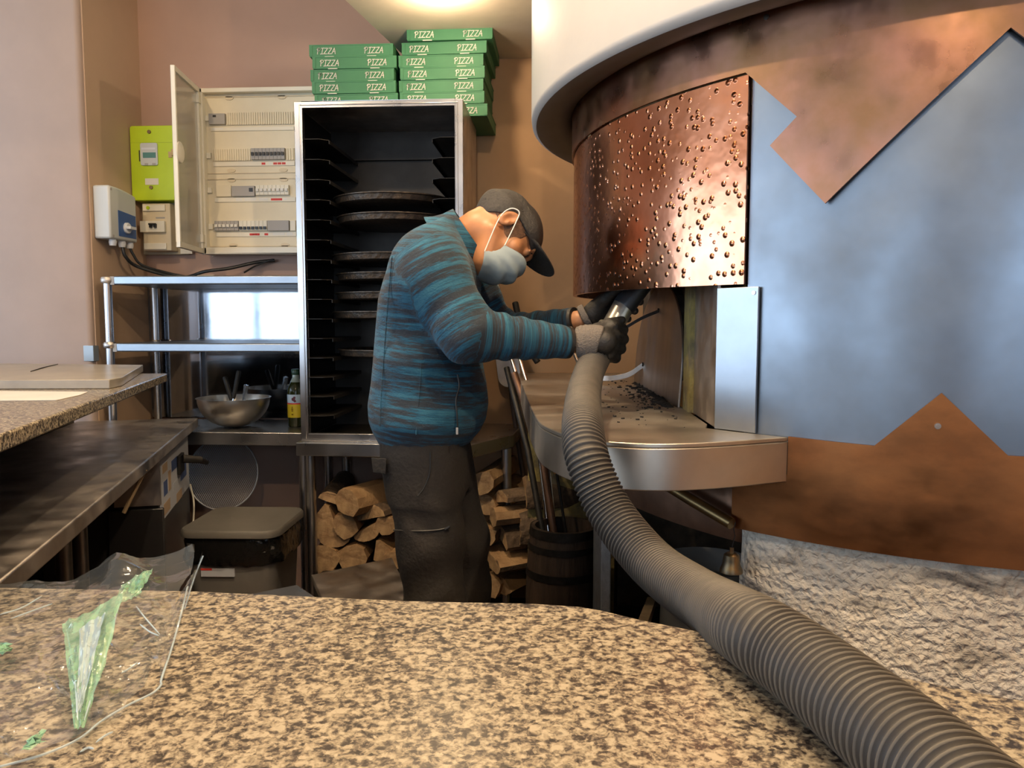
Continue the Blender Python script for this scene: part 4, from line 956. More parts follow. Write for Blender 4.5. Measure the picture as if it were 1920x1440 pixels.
F = Field(HC - .175, HC + .175, .0032)
base_head(F)
F.un(hell(F, (.058, 0, -.098), (.030, .032, .022)), .03)
F.un(F.cone(H(-.01, -.055, -.05), H(.05, -.03, -.10), .016, .014), .03); F.un(F.cone(H(-.01, .055, -.05), H(.05, .03, -.10), .016, .014), .03)
F.un(F.cone(H(.086, 0, .022), H(.108, 0, -.022), .009, .013), .012)
F.un(hell(F, (.112, 0, -.028), (.013, .013, .011)), .008)
F.un(F.cone(H(.084, -.034, .034), H(.090, 0, .030), .008, .008), .012); F.un(F.cone(H(.084, .034, .034), H(.090, 0, .030), .008, .008), .012)
for s in (-1, 1):
    F.cut(hell(F, (.090, s * .031, .012), (.012, .017, .012)), .012)
    F.un(hell(F, (.078, s * .030, .012), (.0125, .0125, .0125)), .003)
    F.un(F.cone(H(.083, s * .045, .017), H(.090, s * .018, .018), .0045, .0045), .004)
    F.un(F.cone(H(.055, s * .052, -.022), H(.07, s * .040, -.03), .018, .016), .02)
    # ear: outer rim, bowl, lobe
    F.un(hell(F, (-.012, s * .079, -.005), (.019, .008, .032), .25), .006)
    F.cut(hell(F, (-.008, s * .088, -.002), (.012, .008, .021), .25), .004)
    F.un(hell(F, (-.003, s * .080, -.012), (.005, .006, .008)), .004)
F.un(F.cone(H(.094, -.018, -.066), H(.094, .018, -.066), .007, .007), .008)
nk0, nk1 = H(-.038, 0, -.055), Y3(858, 462, YT + .005)
F.un(F.cone(nk0, nk1, .051, .060), .025)
hV, hF = F.mesh()
# torso, arms and legs of the same body (they run under the clothes)
F2 = Field((-.66, 1.72, .02), (.12, 2.42, 1.62), .011)
BK = [(1000, 724, 884), (830, 702, 884), (812, 692, 900), (790, 684, 911), (760, 682, 916), (720, 688, 912), (690, 691, 906), (640, 695, 900), (600, 699, 899), (560, 703, 900), (520, 715, 902), (495, 729, 898), (475, 742, 888), (450, 763, 878), (430, 786, 868), (412, 815, 862), (400, 838, 856)]
HW = {1000: .17, 830: .172, 812: .185, 790: .20, 760: .20, 720: .195, 690: .192, 640: .192, 600: .198, 560: .205, 520: .215, 495: .215, 475: .208, 450: .185, 430: .145, 412: .095, 400: .06}
YQ = YT - .05; zs = np.array([Y3(800, y, YQ)[2] for y, a, c in BK]); xb = np.array([Y3(a + 4, y, YQ)[0] for y, a, c in BK]); xf = np.array([Y3(c - 4, y, YQ)[0] for y, a, c in BK]); hw = np.array([HW[y] for y, a, c in BK])
def torso(F, sh, z0, z1):
    cx, rx, ry = np.interp(F.Z, zs, (xb + xf) / 2), np.interp(F.Z, zs, (xf - xb) / 2) - sh, np.interp(F.Z, zs, hw) - sh
    q = (np.abs((F.X - cx) / rx) ** 2.05 + np.abs((F.Y - YT) / ry) ** 2.05) ** (1 / 2.05)
    d = (q - 1) * np.minimum(rx, ry) * .8
    return np.maximum(d, np.maximum(z0 - F.Z, F.Z - z1))
F2.un(torso(F2, .026, .95, 1.54), 0)
hipR, hipL = Y3(790, 868, 1.975), Y3(818, 868, 2.15)
knR, knL = Y3(806, 1010, 1.965), Y3(858, 1010, 2.17)
anR, anL = np.array([knR[0] + .045, 1.97, .09]), np.array([knL[0] + .05, 2.19, .09])
F2.un(F2.ell((hipR[0] - .0, YT, .97), (.092, .145, .10)), .03)
for h, k, a in ((hipR, knR, anR), (hipL, knL, anL)):
    F2.un(F2.cone(h, k, .083, .056), .03); F2.un(F2.cone(k, a, .054, .038), .02)
for s, e, wv in ((shR, elR, wrR), (shL, elL, wrL)):
    F2.un(F2.cone(s, e, .052, .042), .03); F2.un(F2.cone(e, wv + (wv - e) * .06, .040, .0285), .02)
F2.un(F2.cone(nk1 + (nk1 - nk0) * .0, Y3(835, 500, YT), .058, .07), .03)
bV, bF = F2.mesh()
V = np.concatenate([hV, bV]); Q = np.concatenate([hF, bF + len(hV)])
body, _ = np_mesh('body', V, Q, 'skin', man, 1)
# eyes
for s in (-1, 1):
    b = MB(); Mh = Matrix([list(HM[i]) + [HC[i]] for i in range(3)] + [[0, 0, 0, 1]])
    b.lathe([(0, .0025), (.005, .002), (.0075, 0)], (0, 0, 0), 14, Mh @ Matrix.Translation((.0895, s * .030, .010)) @ Matrix.Rotation(R(90), 4, 'Y')); b.build('eye', 'black_plastic', man)
# short hair shaved around the back and sides
F = Field(HC - .16, HC + .16, .0032); base_head(F, .0026)
lx = (F.X - HC[0]) * f_[0] + (F.Y - HC[1]) * f_[1] + (F.Z - HC[2]) * f_[2]
lz = (F.X - HC[0]) * u2[0] + (F.Y - HC[1]) * u2[1] + (F.Z - HC[2]) * u2[2]
ly = (F.X - HC[0]) * l2[0] + (F.Y - HC[1]) * l2[1] + (F.Z - HC[2]) * l2[2]
F.f = np.maximum(F.f, np.maximum(np.hypot(np.maximum(lx, 0) * 1.05, np.minimum(lz, 0)) - .050, -.030 - lz - .3 * np.minimum(lx, 0))); hv, hf = F.mesh(); np_mesh('hair', hv, hf, 'hair_short', man, 1)
# cap: crown shell and curved visor
F = Field(HC - .16, HC + .16, .0032)
F.un(hell(F, (-.014, 0, .024), (.097, .082, .082))); F.un(hell(F, (.03, 0, .042), (.062, .066, .058)), .03)
F.f = F.f + .0022 * np.sin(ly * 60) * np.cos(lx * 50) + .0016 * np.sin(lz * 110 + ly * 40 + lx * 30)
edge = .022 + np.where(lx < 0, .95 * lx, .06 * lx)
F.f = np.maximum(F.f, edge - lz); Fi = Field(HC - .16, HC + .16, .0032); base_head(Fi, .001); F.f = np.maximum(F.f, -Fi.f)
hv, hf = F.mesh(); cap, _ = np_mesh('cap', hv, hf, 'cap_cloth', man, 5)
b = MB(); vs = []; nu, nv = 18, 8
for side in (0, 1):
    for j in range(nv + 1):
        v = j / nv
        for i in range(nu + 1):
            a = R(-72 + 144 * i / nu); r0 = (.083, .072); ext = .074 * (math.cos(a) ** .5 if abs(a) < 1.5 else 0) * v
            x = -.0 + r0[0] * math.cos(a) + ext; y = r0[1] * math.sin(a) * (1 - .08 * v)
            z = .036 + .016 * v - 3.6 * y * y + .012 * math.cos(a) - (.0032 if side else 0); vs.append(H(x + .010, y, z))
n1 = (nu + 1) * (nv + 1); fs = []
for j in range(nv):
    for i in range(nu):
        q = (j * (nu + 1) + i, j * (nu + 1) + i + 1, (j + 1) * (nu + 1) + i + 1, (j + 1) * (nu + 1) + i); fs += [q, tuple(k + n1 for k in q[::-1])]
bd = [i for i in range(nu + 1)] + [j * (nu + 1) + nu for j in range(1, nv + 1)] + [nv * (nu + 1) + i for i in range(nu - 1, -1, -1)] + [j * (nu + 1) for j in range(nv - 1, 0, -1)]
fs += [(bd[k], bd[(k + 1) % len(bd)], bd[(k + 1) % len(bd)] + n1, bd[k] + n1) for k in range(len(bd))]
b.add(vs, fs); b.build('visor', 'cap_cloth', cap, ang=50)
b = MB(); b.lathe([(0, .004), (.006, .003), (.008, 0)], (0, 0, 0), 14, Mh @ Matrix.Translation((-.014, 0, .1045))); b.build('cap_button', 'cap_cloth', cap)
# surgical mask with pleats and ear loops
b = MB(); nu, nv = 36, 26; vs = []
for side in (0, 1):
    for j in range(nv + 1):
        v = j / nv; zc = -.002 - .128 * v
        for i in range(nu + 1):
            t = -1 + 2 * i / nu; a = t * R(84); pr = .124 - .012 * v - .020 * (v - .32) ** 2 * 6 - .008 * (1 - v) ** 3
            pr += .010; x = .020 + (pr - .020) * math.cos(a) ** .62 if abs(a) < 1.57 else .02; y = .070 * math.sin(a)
            pl = .0036 * math.sin(v * 6.28 * 3.2) * max(0, 1 - abs(t) ** 4); cr_w = .0018 * noise.noise(Vector((t * 5, v * 9, 2)))
            z = zc * (1 - .55 * abs(t) ** 3) - .048 * abs(t) ** 3 + .006 * math.sin(v * math.pi) * 0
            x += pl + cr_w - (.0016 if side else 0); vs.append(H(x, y, z))
n1 = (nu + 1) * (nv + 1); fs = []
for j in range(nv):
    for i in range(nu):
        q = (j * (nu + 1) + i, j * (nu + 1) + i + 1, (j + 1) * (nu + 1) + i + 1, (j + 1) * (nu + 1) + i); fs += [q, tuple(k + n1 for k in q[::-1])]
bd = [i for i in range(nu + 1)] + [j * (nu + 1) + nu for j in range(1, nv + 1)] + [nv * (nu + 1) + i for i in range(nu - 1, -1, -1)] + [j * (nu + 1) for j in range(nv - 1, 0, -1)]
fs += [(bd[k], bd[(k + 1) % len(bd)], bd[(k + 1) % len(bd)] + n1, bd[k] + n1) for k in range(len(bd))]
mtop, mbot = vs[0], vs[nv * (nu + 1)]
b.add(vs, fs); mk_ = sub(b.build('face_mask', 'mask_blue', man, ang=60))
for s, k0 in ((-1, 0), (1, nu)):
    ct, cb_ = vs[k0], vs[nv * (nu + 1) + k0]
    b = MB(); b.tube(catmull([ct, H(.006, s * .082, .008), H(-.012, s * .087, .028), H(-.030, s * .084, .012), H(-.022, s * .082, -.028), cb_], 6), .0016, 8); b.build('ear_loop', 'elastic', mk_)

# fleece jacket
F = Field((-.66, 1.72, .96), (.12, 2.42, 1.62), .0065)
F.un(torso(F, 0, Y3(800, 828, YT)[2], 1.575), 0)
def along(F, a, b):
    ab = b - a; L_ = np.linalg.norm(ab); ab = ab / L_; return (F.X - a[0]) * ab[0] + (F.Y - a[1]) * ab[1] + (F.Z - a[2]) * ab[2], L_
def sleeve(F, s, e, wv, r0, r1, r2):
    d1 = F.cone(s, e, r0, r1); t, L1 = along(F, s, e); d1 = d1 + .0035 * np.sin(t * 75 + F.X * 25) * np.clip((t - .35 * L1) / (.5 * L1), 0, 1)
    d2 = F.cone(e, wv, r1, r2); t2, L2 = along(F, e, wv)
    d2 = d2 + .0038 * np.sin(t2 * 120 + np.sin(F.Z * 40) * 1.2) * np.clip(t2 / .05, 0, 1) * (.35 + .65 * np.clip(1 - np.abs(t2 - .10) / .09, 0, 1))
    hh = np.clip(.5 + .5 * (d2 - d1) / .035, 0, 1); d = d1 * hh + d2 * (1 - hh) - .035 * hh * (1 - hh)
    return np.maximum(d, t2 - L2)
sl1 = sleeve(F, shR, elR, wrR, .079, .066, .0405); sl2 = sleeve(F, shL, elL, wrL, .080, .058, .038)
F.un(F.cone(shR + np.array([-.02, .03, .01]), shR + np.array([.0, .0, -.03]), .08, .08), .05)
F.un(sl1, .022); F.un(sl2, .022)
# soft folds over the back and flank
wr = .0055 * np.sin((F.Z - .5 * F.X) * 34 + 2.2 * np.sin(F.X * 11 + F.Y * 6)) * np.clip(1 - np.abs(F.Z - 1.22) / .26, 0, 1) * np.clip((1.95 - F.Y) * 12, 0, 1)
F.f = F.f + wr * (np.minimum(sl1, sl2) > .02)
jv, jf = F.mesh(); jac, jV = np_mesh('fleece_jacket', jv, jf, 'fleece', man, 2); OFF.add(jac.name)
def cloth_attr(o, V, arms=True):
    best = np.full(len(V), 1e3); out = np.zeros((len(V), 3))
    # torso coordinate
    lean = V[:, 2] + .10 * V[:, 0]; out[:] = np.stack([V[:, 0] * .8, V[:, 1] * .8, lean], 1)
    if arms:
        T = np.minimum.reduce([np.interp(V[:, 2], zs, (xf - xb) / 2) * 0 + 1])
        for k, (s, e, wv, r0, r1, r2) in enumerate(((shR, elR, wrR, .088, .068, .044), (shL, elL, wrL, .082, .060, .042))):
            acc = 0.
            for a, c, ra, rb in ((s, e, r0, r1), (e, wv, r1, r2)):
                ab = c - a; L_ = np.linalg.norm(ab); n = ab / L_; tt = (V - a) @ n; tc_ = np.clip(tt, 0, L_); P = a + tc_[:, None] * n; dd = np.linalg.norm(V - P, axis=1) - (ra + (rb - ra) * tc_ / L_)
                ok = (dd < .010) & (dd < best) & (tt > -.055)
                out[ok] = np.concatenate([(V - P)[ok][:, :2] * .9, (acc + tt[ok] + 3 * (k + 1))[:, None]], 1); best[ok] = dd[ok]; acc += L_
    at = o.data.attributes.new('cloth', 'FLOAT_VECTOR', 'POINT'); at.data.foreach_set('vector', out.astype(np.float32).ravel())
cloth_attr(jac, jV)
# stand-up collar
cn = np.array([.82, 0, .57]); cn /= np.linalg.norm(cn); rc = Y3(884, 441, YT); ax = np.array([cn[2], 0, -cn[0]])
b = MB(); rings = []
for j, (o_, ra, rb) in enumerate(((-.075, .112, .108), (-.055, .102, .099), (-.03, .090, .087), (-.008, .083, .078), (0, .080, .0755), (-.001, .0755, .071), (-.03, .077, .072), (-.06, .085, .08))):
    rr_ = []
    for k in range(48):
        a = 2 * math.pi * k / 48; wv_ = .004 * math.sin(3 * a + j) + (.016 * math.exp(-((a) / .5) ** 2) + .016 * math.exp(-((a - 2 * math.pi) / .5) ** 2)) * (1 if j in (3, 4, 5) else .3)
        rr_.append(rc + cn * (o_ - (.012 if j in (3, 4, 5) else 0) * math.exp(-(min(a, 2 * math.pi - a) / .6) ** 2)) + ax * (ra + wv_) * math.cos(a) + l_ * rb * math.sin(a))
    rings.append([tuple(p) for p in rr_])
vs = [p for r_ in rings for p in r_]; b.add(vs, [(i * 48 + k, i * 48 + (k + 1) % 48, (i + 1) * 48 + (k + 1) % 48, (i + 1) * 48 + k) for i in range(7) for k in range(48)])
co = b.build('collar', 'fleece', jac, ang=80); cloth_attr(co, np.array([v.co[:] for v in co.data.vertices]), False)
# pocket zip and its pull, side seam
def on_jacket(px, py, off=.002):
    """nearest cloth point seen along that direction"""
    d = ray(px, py); d = d / np.linalg.norm(d); rel = jV - C0; t = rel @ d; dist = np.linalg.norm(rel - t[:, None] * d, axis=1); ok = dist < max(.012, dist.min() + .004)
    i = np.where(ok)[0]; i = i[np.argmin(t[i])]; return C0 + d * (t[i] - off)
b = MB(); b.tube(catmull([on_jacket(*p) for p in ((858, 702), (861, 725), (855, 750), (857, 780), (858, 802))], 5), .0022, 6); b.build('pocket_zip', 'zip', jac)
p = on_jacket(857, 806, .006); b = MB(); b.box(p - np.array([.003, .001, .012]), p + np.array([.003, .001, .006])); b.build('zip_pull', 'grey_module', jac, bev=.001)
for pts in (((735, 480), (728, 560), (722, 640), (716, 720), (712, 800)), ((790, 680), (786, 740), (780, 815))):
    b = MB(); b.tube(catmull([on_jacket(*p, -.0005) for p in pts], 5), .0018, 6); s_ = b.build('seam', 'fleece', jac); cloth_attr(s_, np.array([v.co[:] for v in s_.data.vertices]), False)
b = MB(); b.prism([(Y3(697, 812, YT)[0], 1.95), (Y3(770, 812, YT)[0], 1.86), (Y3(770, 812, YT)[0], 1.88), (Y3(697, 812, YT)[0], 1.97)], .985, 1.015)
# sleeve cuffs
for e, wv, r_, nm in ((elR, wrR, .0405, 0), (elL, wrL, .038, 1)):
    d = (wv - e) / np.linalg.norm(wv - e); b = MB(); b.tube([wv - d * .006, wv + d * .003, wv + d * .004], [r_ + .0015, r_, r_ - .006], 28); b.build('cuff_trim', 'zip', jac, ang=70)

# shirt hem showing between fleece and trousers
F = Field((-.60, 1.78, .95), (-.10, 2.32, 1.06), .007); F.un(torso(F, .012, .965, 1.035)); hv, hf = F.mesh(); np_mesh('shirt_hem', hv, hf, 'shirt', man, 1)
# trousers
F = Field((-.66, 1.76, .035), (.12, 2.38, 1.03), .0075)
F.un(torso(F, .008, .84, 1.008), 0)
ftR, ftL = anR + np.array([0, 0, -.04]), anL + np.array([0, 0, -.04])
for h, k, a in ((hipR, knR, ftR), (hipL, knL, ftL)):
    d1 = F.cone(h + np.array([0, 0, .02]), k, .101, .087); d2 = F.cone(k, a, .085, .078)
    F.un(np.maximum(d1, F.Z - 1.0), .03); F.un(d2, .03)
F.f = F.f + .0045 * np.sin(F.Z * 42 + 2 * np.sin(F.X * 22 + F.Y * 9)) * np.clip((.80 - F.Z) * 5, 0, 1) + .004 * np.sin((F.X + F.Z * .6) * 55) * np.clip(1 - np.abs(F.Z - .78) / .09, 0, 1)
F.f = F.f + .003 * np.sin(F.X * 190) * np.sin(F.Y * 190) * np.clip((F.Z - .975) * 60, 0, 1)
F.f = np.maximum(F.f, .055 - F.Z); tv, tf = F.mesh(); tro, tV = np_mesh('trousers', tv, tf, 'trouser', man, 2); OFF.add(tro.name)
def on_tr(px, py, off=.002):
    d = ray(px, py); d = d / np.linalg.norm(d); rel = tV - C0; t = rel @ d; dist = np.linalg.norm(rel - t[:, None] * d, axis=1); i = np.where(dist < max(.012, dist.min() + .004))[0]; i = i[np.argmin(t[i])]; return C0 + d * (t[i] - off)
c4 = [on_tr(*p, .004) for p in ((696, 858), (724, 860), (723, 889), (699, 886))]; c5 = [p + np.array([0, .004, 0]) for p in c4]
b = MB(); b.add(c4 + c5, [(0, 1, 2, 3), (7, 6, 5, 4), (0, 4, 5, 1), (1, 5, 6, 2), (2, 6, 7, 3), (3, 7, 4, 0)]); b.build('pocket_flap', 'trouser', tro, bev=.002)
b = MB(); b.tube(catmull([on_tr(*p, 0) for p in ((738, 994), (780, 996), (820, 994), (842, 989))], 4), .0022, 6); b.build('knee_zip', 'zip', tro)
p = on_tr(839, 990, .003); b = MB(); b.tube([p + np.array([-.006, 0, -.004]), p + np.array([.006, 0, .004])], .0035, 8); b.build('zip_pull', 'zip', tro)
b = MB(); b.tube(catmull([on_tr(*p, 0) for p in ((807, 848), (806, 885), (795, 915), (783, 930))], 4), .0014, 6); b.build('pocket_seam', 'zip', tro)
# shoes
for a in (anR, anL):
    F = Field(a + np.array([-.14, -.07, -.095]), a + np.array([.24, .07, .05]), .007)
    F.un(F.cone(a + np.array([-.04, 0, -.045]), a + np.array([.13, 0, -.055]), .040, .034)); F.un(F.cone(a, a + np.array([0, 0, -.05]), .042, .044), .03)
    F.f = np.maximum(F.f, .004 - F.Z); v, q = F.mesh(); np_mesh('shoe', v, q, 'shoe', man, 2)

# gloves
pA, pB, pC = Y3(1103, 694, 1.995), Y3(1163, 585, 2.03), Y3(1226, 500, 2.055)
pd = (pB - pA) / np.linalg.norm(pB - pA)
def glove(name, wrist, palm0, palm1, knuck, mid, tips, thumb, m_cuff, cuff_r=.036):
    c = (palm0 + palm1) / 2
    F = Field(c - .14, c + .14, .0032)
    F.un(F.cone(palm0, palm1, .030, .030)); 
    for k, m_, t in zip(knuck, mid, tips):
        F.un(F.cone(palm1 * .5 + palm0 * .5, k[0], .022, .0135), .012); 
    fing = []
    for k, m_, t in zip(knuck, mid, tips):
        F.un(F.cone(k[0], m_, .0145, .0135), .005); F.un(F.cone(m_, t, .0135, .0105), .005)
    F.un(F.cone(palm0, thumb[0], .022, .016), .012); F.un(F.cone(thumb[0], thumb[1], .0155, .0135), .006); F.un(F.cone(thumb[1], thumb[2], .0135, .0105), .004)
    v, q = F.mesh(); g, gv = np_mesh(name, v, q, 'glove_black', man, 1); OFF.add(g.name)
    # knitted grey back and cuff, one surface around the wrist and hand root
    F = Field(c - .16, c + .14, .0032); d = (palm0 - wrist) / np.linalg.norm(palm0 - wrist)
    return g, gv
# right hand: palm in front of the pipe, fingers wrapped round its far side
w0 = wrR + (wrR - elR) / np.linalg.norm(wrR - elR) * .022
k0 = Y3(1150, 612, 1.968), Y3(1153, 630, 1.958), Y3(1150, 648, 1.956), Y3(1142, 664, 1.96)
m0 = Y3(1168, 618, 2.01), Y3(1169, 636, 2.005), Y3(1164, 654, 2.0), Y3(1154, 671, 1.998)
t0 = Y3(1156, 612, 2.07), Y3(1150, 632, 2.065), Y3(1141, 652, 2.06), Y3(1131, 672, 2.05)
th0 = (Y3(1118, 618, 1.965), Y3(1142, 606, 1.975), Y3(1166, 600, 1.992))
gR, gv = glove('work_glove', w0, Y3(1108, 641, 1.945), Y3(1134, 640, 1.942), [(k,) for k in k0], m0, t0, th0, 1)
F = Field(Y3(1110, 640, 1.95) - .1, Y3(1110, 640, 1.95) + .1, .003)
wA, wB = Y3(1083, 642, 1.948), Y3(1100, 641, 1.944)
F.un(F.cone(wA, wB, .0375, .0385, .85)); F.un(F.cone(wB, Y3(1122, 638, 1.940), .0385, .0375, .75), .02)
dd_ = (wB - wA) / np.linalg.norm(wB - wA); t_ = (F.X - wA[0]) * dd_[0] + (F.Y - wA[1]) * dd_[1] + (F.Z - wA[2]) * dd_[2]
F.f = F.f + .0012 * np.sin(t_ * 500) * (t_ < .035); F.f = np.maximum(F.f, -.002 - t_); F.f = np.maximum(F.f, t_ - .058 + .35 * np.clip(wA[2] - F.Z, -.03, .03))
v, q = F.mesh(); np_mesh('knit_cuff', v, q, 'glove_grey', gR, 1)
b = MB()
for j in range(3):
    for i in range(7):
        p = Y3(1099 + j * 4.2 + i * .7, 625 + i * 3.0, 1.90); b.box(p - np.array([.0014, 0, .0011]), p + np.array([.0014, .014, .0011]))
# left hand: palm behind the pipe higher up
k0 = Y3(1152, 548, 2.10), Y3(1156, 563, 2.112), Y3(1150, 579, 2.115), Y3(1140, 593, 2.11)
m0 = Y3(1182, 540, 2.10), Y3(1184, 557, 2.105), Y3(1176, 574, 2.10), Y3(1164, 590, 2.095)
t0 = Y3(1204, 548, 2.07), Y3(1200, 566, 2.065), Y3(1190, 583, 2.062), Y3(1177, 598, 2.06)
th0 = (Y3(1134, 562, 2.07), Y3(1150, 547, 2.045), Y3(1172, 534, 2.02))
gL, gv = glove('work_glove', wrL, Y3(1112, 588, 2.11), Y3(1132, 572, 2.11), [(k,) for k in k0], m0, t0, th0, 1)
F = Field(Y3(1105, 590, 2.11) - .1, Y3(1105, 590, 2.11) + .1, .003); wA, wB = Y3(1093, 597, 2.112), Y3(1110, 588, 2.11)
F.un(F.cone(wA, wB, .036, .037, .9)); dd_ = (wB - wA) / np.linalg.norm(wB - wA); t_ = (F.X - wA[0]) * dd_[0] + (F.Y - wA[1]) * dd_[1] + (F.Z - wA[2]) * dd_[2]
F.f = np.maximum(F.f, np.maximum(-.002 - t_, t_ - .016)); v, q = F.mesh(); np_mesh('knit_cuff', v, q, 'glove_grey', gL, 1)

# ================================================================ suction hose and wand
HP = [(1132, 642, 2.01), (1118, 668, 1.98), (1104, 698, 1.90), (1094, 742, 1.70), (1092, 790, 1.43), (1096, 840, 1.33), (1112, 892, 1.30), (1146, 964, 1.27), (1204, 1038, 1.20), (1250, 1080, 1.12), (1308, 1119, 1.00), (1356, 1150, .89), (1412, 1184, .80), (1481, 1228, .7), (1552, 1282, .7), (1660, 1368, .6), (1788, 1474, .5), (1900, 1584, .5), (2010, 1700, .4)]
hp = catmull([Y3(*p) if p[0] < 1400 else np.array(Zp(p[0], p[1], .992)) for p in HP], 24)
hp = [hp[0]] * 0 + [np.array(q) for q in hp]
_h = np.array(hp)
for _ in range(90): _h[1:-1] = .5 * _h[1:-1] + .25 * (_h[:-2] + _h[2:])
hp = [q for q in _h]
L_ = 0; cum = [0]
for a, c in zip(hp[:-1], hp[1:]): L_ += np.linalg.norm(c - a); cum.append(L_)
hp = np.array(hp); cum = np.array(cum); prof = [(0, 0), (.22, .0002), (.36, .0028), (.47, .0038), (.58, .0038), (.69, .0028), (.83, .0002)]
pitch = .0088; ss = []; rr_ = []
k = 0
while k * pitch < L_ - pitch:
    for t, d in prof: ss.append((k + t) * pitch); rr_.append(d)
    k += 1
ss = np.array(ss); P = np.stack([np.interp(ss, cum, hp[:, i]) for i in range(3)], 1)
hose = wthing('suction_hose', 'long dusty grey ribbed suction hose running over the granite counter to the oven', 'hose', tuple(P[-1]))
base = .0345 + .0008 * np.clip(ss / L_, 0, 1) + np.array([.0009 * noise.noise(Vector((s * 9, 0, 0))) for s in ss])
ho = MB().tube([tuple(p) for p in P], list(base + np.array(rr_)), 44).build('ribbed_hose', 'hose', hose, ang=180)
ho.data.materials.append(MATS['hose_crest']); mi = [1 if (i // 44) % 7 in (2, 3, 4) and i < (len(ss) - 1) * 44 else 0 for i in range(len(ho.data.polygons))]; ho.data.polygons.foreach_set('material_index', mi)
b = MB(); b.tube([pA + pd * .075, pA + pd * .078, pA + pd * .128, pA + pd * .131, pA + pd * .133], [.034, .0385, .0375, .036, .030], 32); b.build('rubber_connector', 'pipe_rubber', hose, ang=50)
pe = pB + (pC - pB) * .05
b = MB(); b.tube([pA + pd * .12, pA + pd * .165, pA + pd * .195], [.0285] * 3, 32); b.build('steel_sleeve', 'pipe_steel', hose, ang=50)
q0 = pA + pd * .19; q1 = q0 + (pC - q0) / np.linalg.norm(pC - q0) * .30
b = MB(); b.tube([q0, q0 + (q1 - q0) * .02, q1], [.0295, .0305, .0305], 32); b.build('black_wand', 'pipe_black', hose, ang=50)
# ================================================================ firewood
def log(cx, cz, y0, ln, shape, r, rot, yaw, lab, grp, pitch=0, seed=0):
    rn = random.Random(seed); P = []
    if shape == 'wedge':
        for k in range(7): a = R(-50 + 100 * k / 6); P.append((r * math.cos(a) * (1 + .05 * rn.uniform(-1, 1)), r * math.sin(a), 1))
        P += [(-r * .55, .12 * r, 0), (-r * .62, -.1 * r, 0)]; P = [(x - .1 * r, z, m) for x, z, m in P]
    elif shape == 'half':
        for k in range(10): a = R(-4 + 188 * k / 9); P.append((r * math.cos(a) * (1 + .05 * rn.uniform(-1, 1)), r * .82 * math.sin(a) - r * .3, 1))
        P += [(-r * .4, -r * .38, 0), (r * .3, -r * .34, 0)]
    else:
        n = 9
        for k in range(n): a = 2 * math.pi * k / n; P.append((r * math.cos(a) * rn.uniform(.78, 1.08), r * math.sin(a) * rn.uniform(.72, 1), 0 if k < 6 else 1))
    n = len(P); M = Matrix.Rotation(R(rot), 4, 'Y'); vs = []; ns = 5
    for j in range(ns + 1):
        t = j / ns; 
        for i, (x, z, m) in enumerate(P):
            q = M @ Vector((x * (1 + .05 * math.sin(3 * t + i)), 0, z * (1 + .05 * math.cos(2 * t + i)))); q.y = ln * t + (rn.uniform(-.006, .006) if j in (0, ns) else 0); vs.append(q)
    me = bpy.data.meshes.new('firewood_log'); fs = [tuple(range(n))[::-1], tuple(range(ns * n, ns * n + n))]; mi = [0, 0]
    for j in range(ns):
        for i in range(n): fs.append((j * n + i, j * n + (i + 1) % n, (j + 1) * n + (i + 1) % n, (j + 1) * n + i)); mi.append(2 if P[i][2] and P[(i + 1) % n][2] else 1)
    me.from_pydata([v[:] for v in vs], [], fs); me.update()
    bm = bmesh.new(); bm.from_mesh(me); bmesh.ops.recalc_face_normals(bm, faces=bm.faces); bm.to_mesh(me); bm.free()
    o = bpy.data.objects.new('firewood_log', me); COL.objects.link(o)
    for m_ in ('wood_end', 'wood_split', 'bark'): me.materials.append(MATS[m_])
    me.polygons.foreach_set('material_index', mi); smooth_by_angle(me, 30)
    o.location = (cx, y0, cz); o.rotation_euler = (R(pitch), 0, R(yaw)); return tag(o, lab, 'firewood', grp)
G1 = 'split logs left of the worker'; G2 = 'split logs right of the worker'
LL = [(655, 935, 30, 'slab', 20, -28, 'broad pale split log lying slantwise on top of the left pile'), (608, 975, 40, 'wedge', 100, 4, 'large upright split log against the left table leg'),
      (692, 962, 32, 'half', -15, -24, 'pale split log second from top beside the trousers'), (650, 985, 27, 'slab', 60, 3, 'dark diamond-ended split log in the middle of the left pile'),
      (627, 1012, 29, 'half', 180, 5, 'fan-shaped split log end low in the middle of the left pile'), (690, 1000, 29, 'half', 150, -6, 'crescent-ended split log in the left pile close to the knee'),
      (610, 1046, 30, 'slab', 0, 2, 'brown split log in the lower left corner of the left pile'), (662, 1046, 33, 'slab', 80, 0, 'wide flat-ended split log at the bottom of the left pile'),
      (714, 1032, 26, 'wedge', 70, -4, 'rounded dark split log low beside the trousers'), (738, 1050, 22, 'slab', 10, 0, 'small pale split log at the bottom right of the left pile'),
      (722, 985, 22, 'slab', 30, 2, 'narrow dark split log right behind the knee'), (620, 935, 22, 'half', 20, 8, 'dark bark-covered log at the upper left of the left pile'),
      (618, 1085, 26, 'slab', 50, 0, 'low split log behind the top edge of the steel box'), (680, 1085, 28, 'half', 0, 0, 'split log half hidden behind the steel box')]
for i, (x, y, r, sh, ro_, yw, lb) in enumerate(LL):
    p = Yp(x, y, 3.0); log(p[0], p[2], 2.985 + .012 * (i % 3) - (.03 if i == 0 else 0), .44, sh, r * 3.0 / 1440 * 1.04, ro_, yw, lb, G1, 0, i)
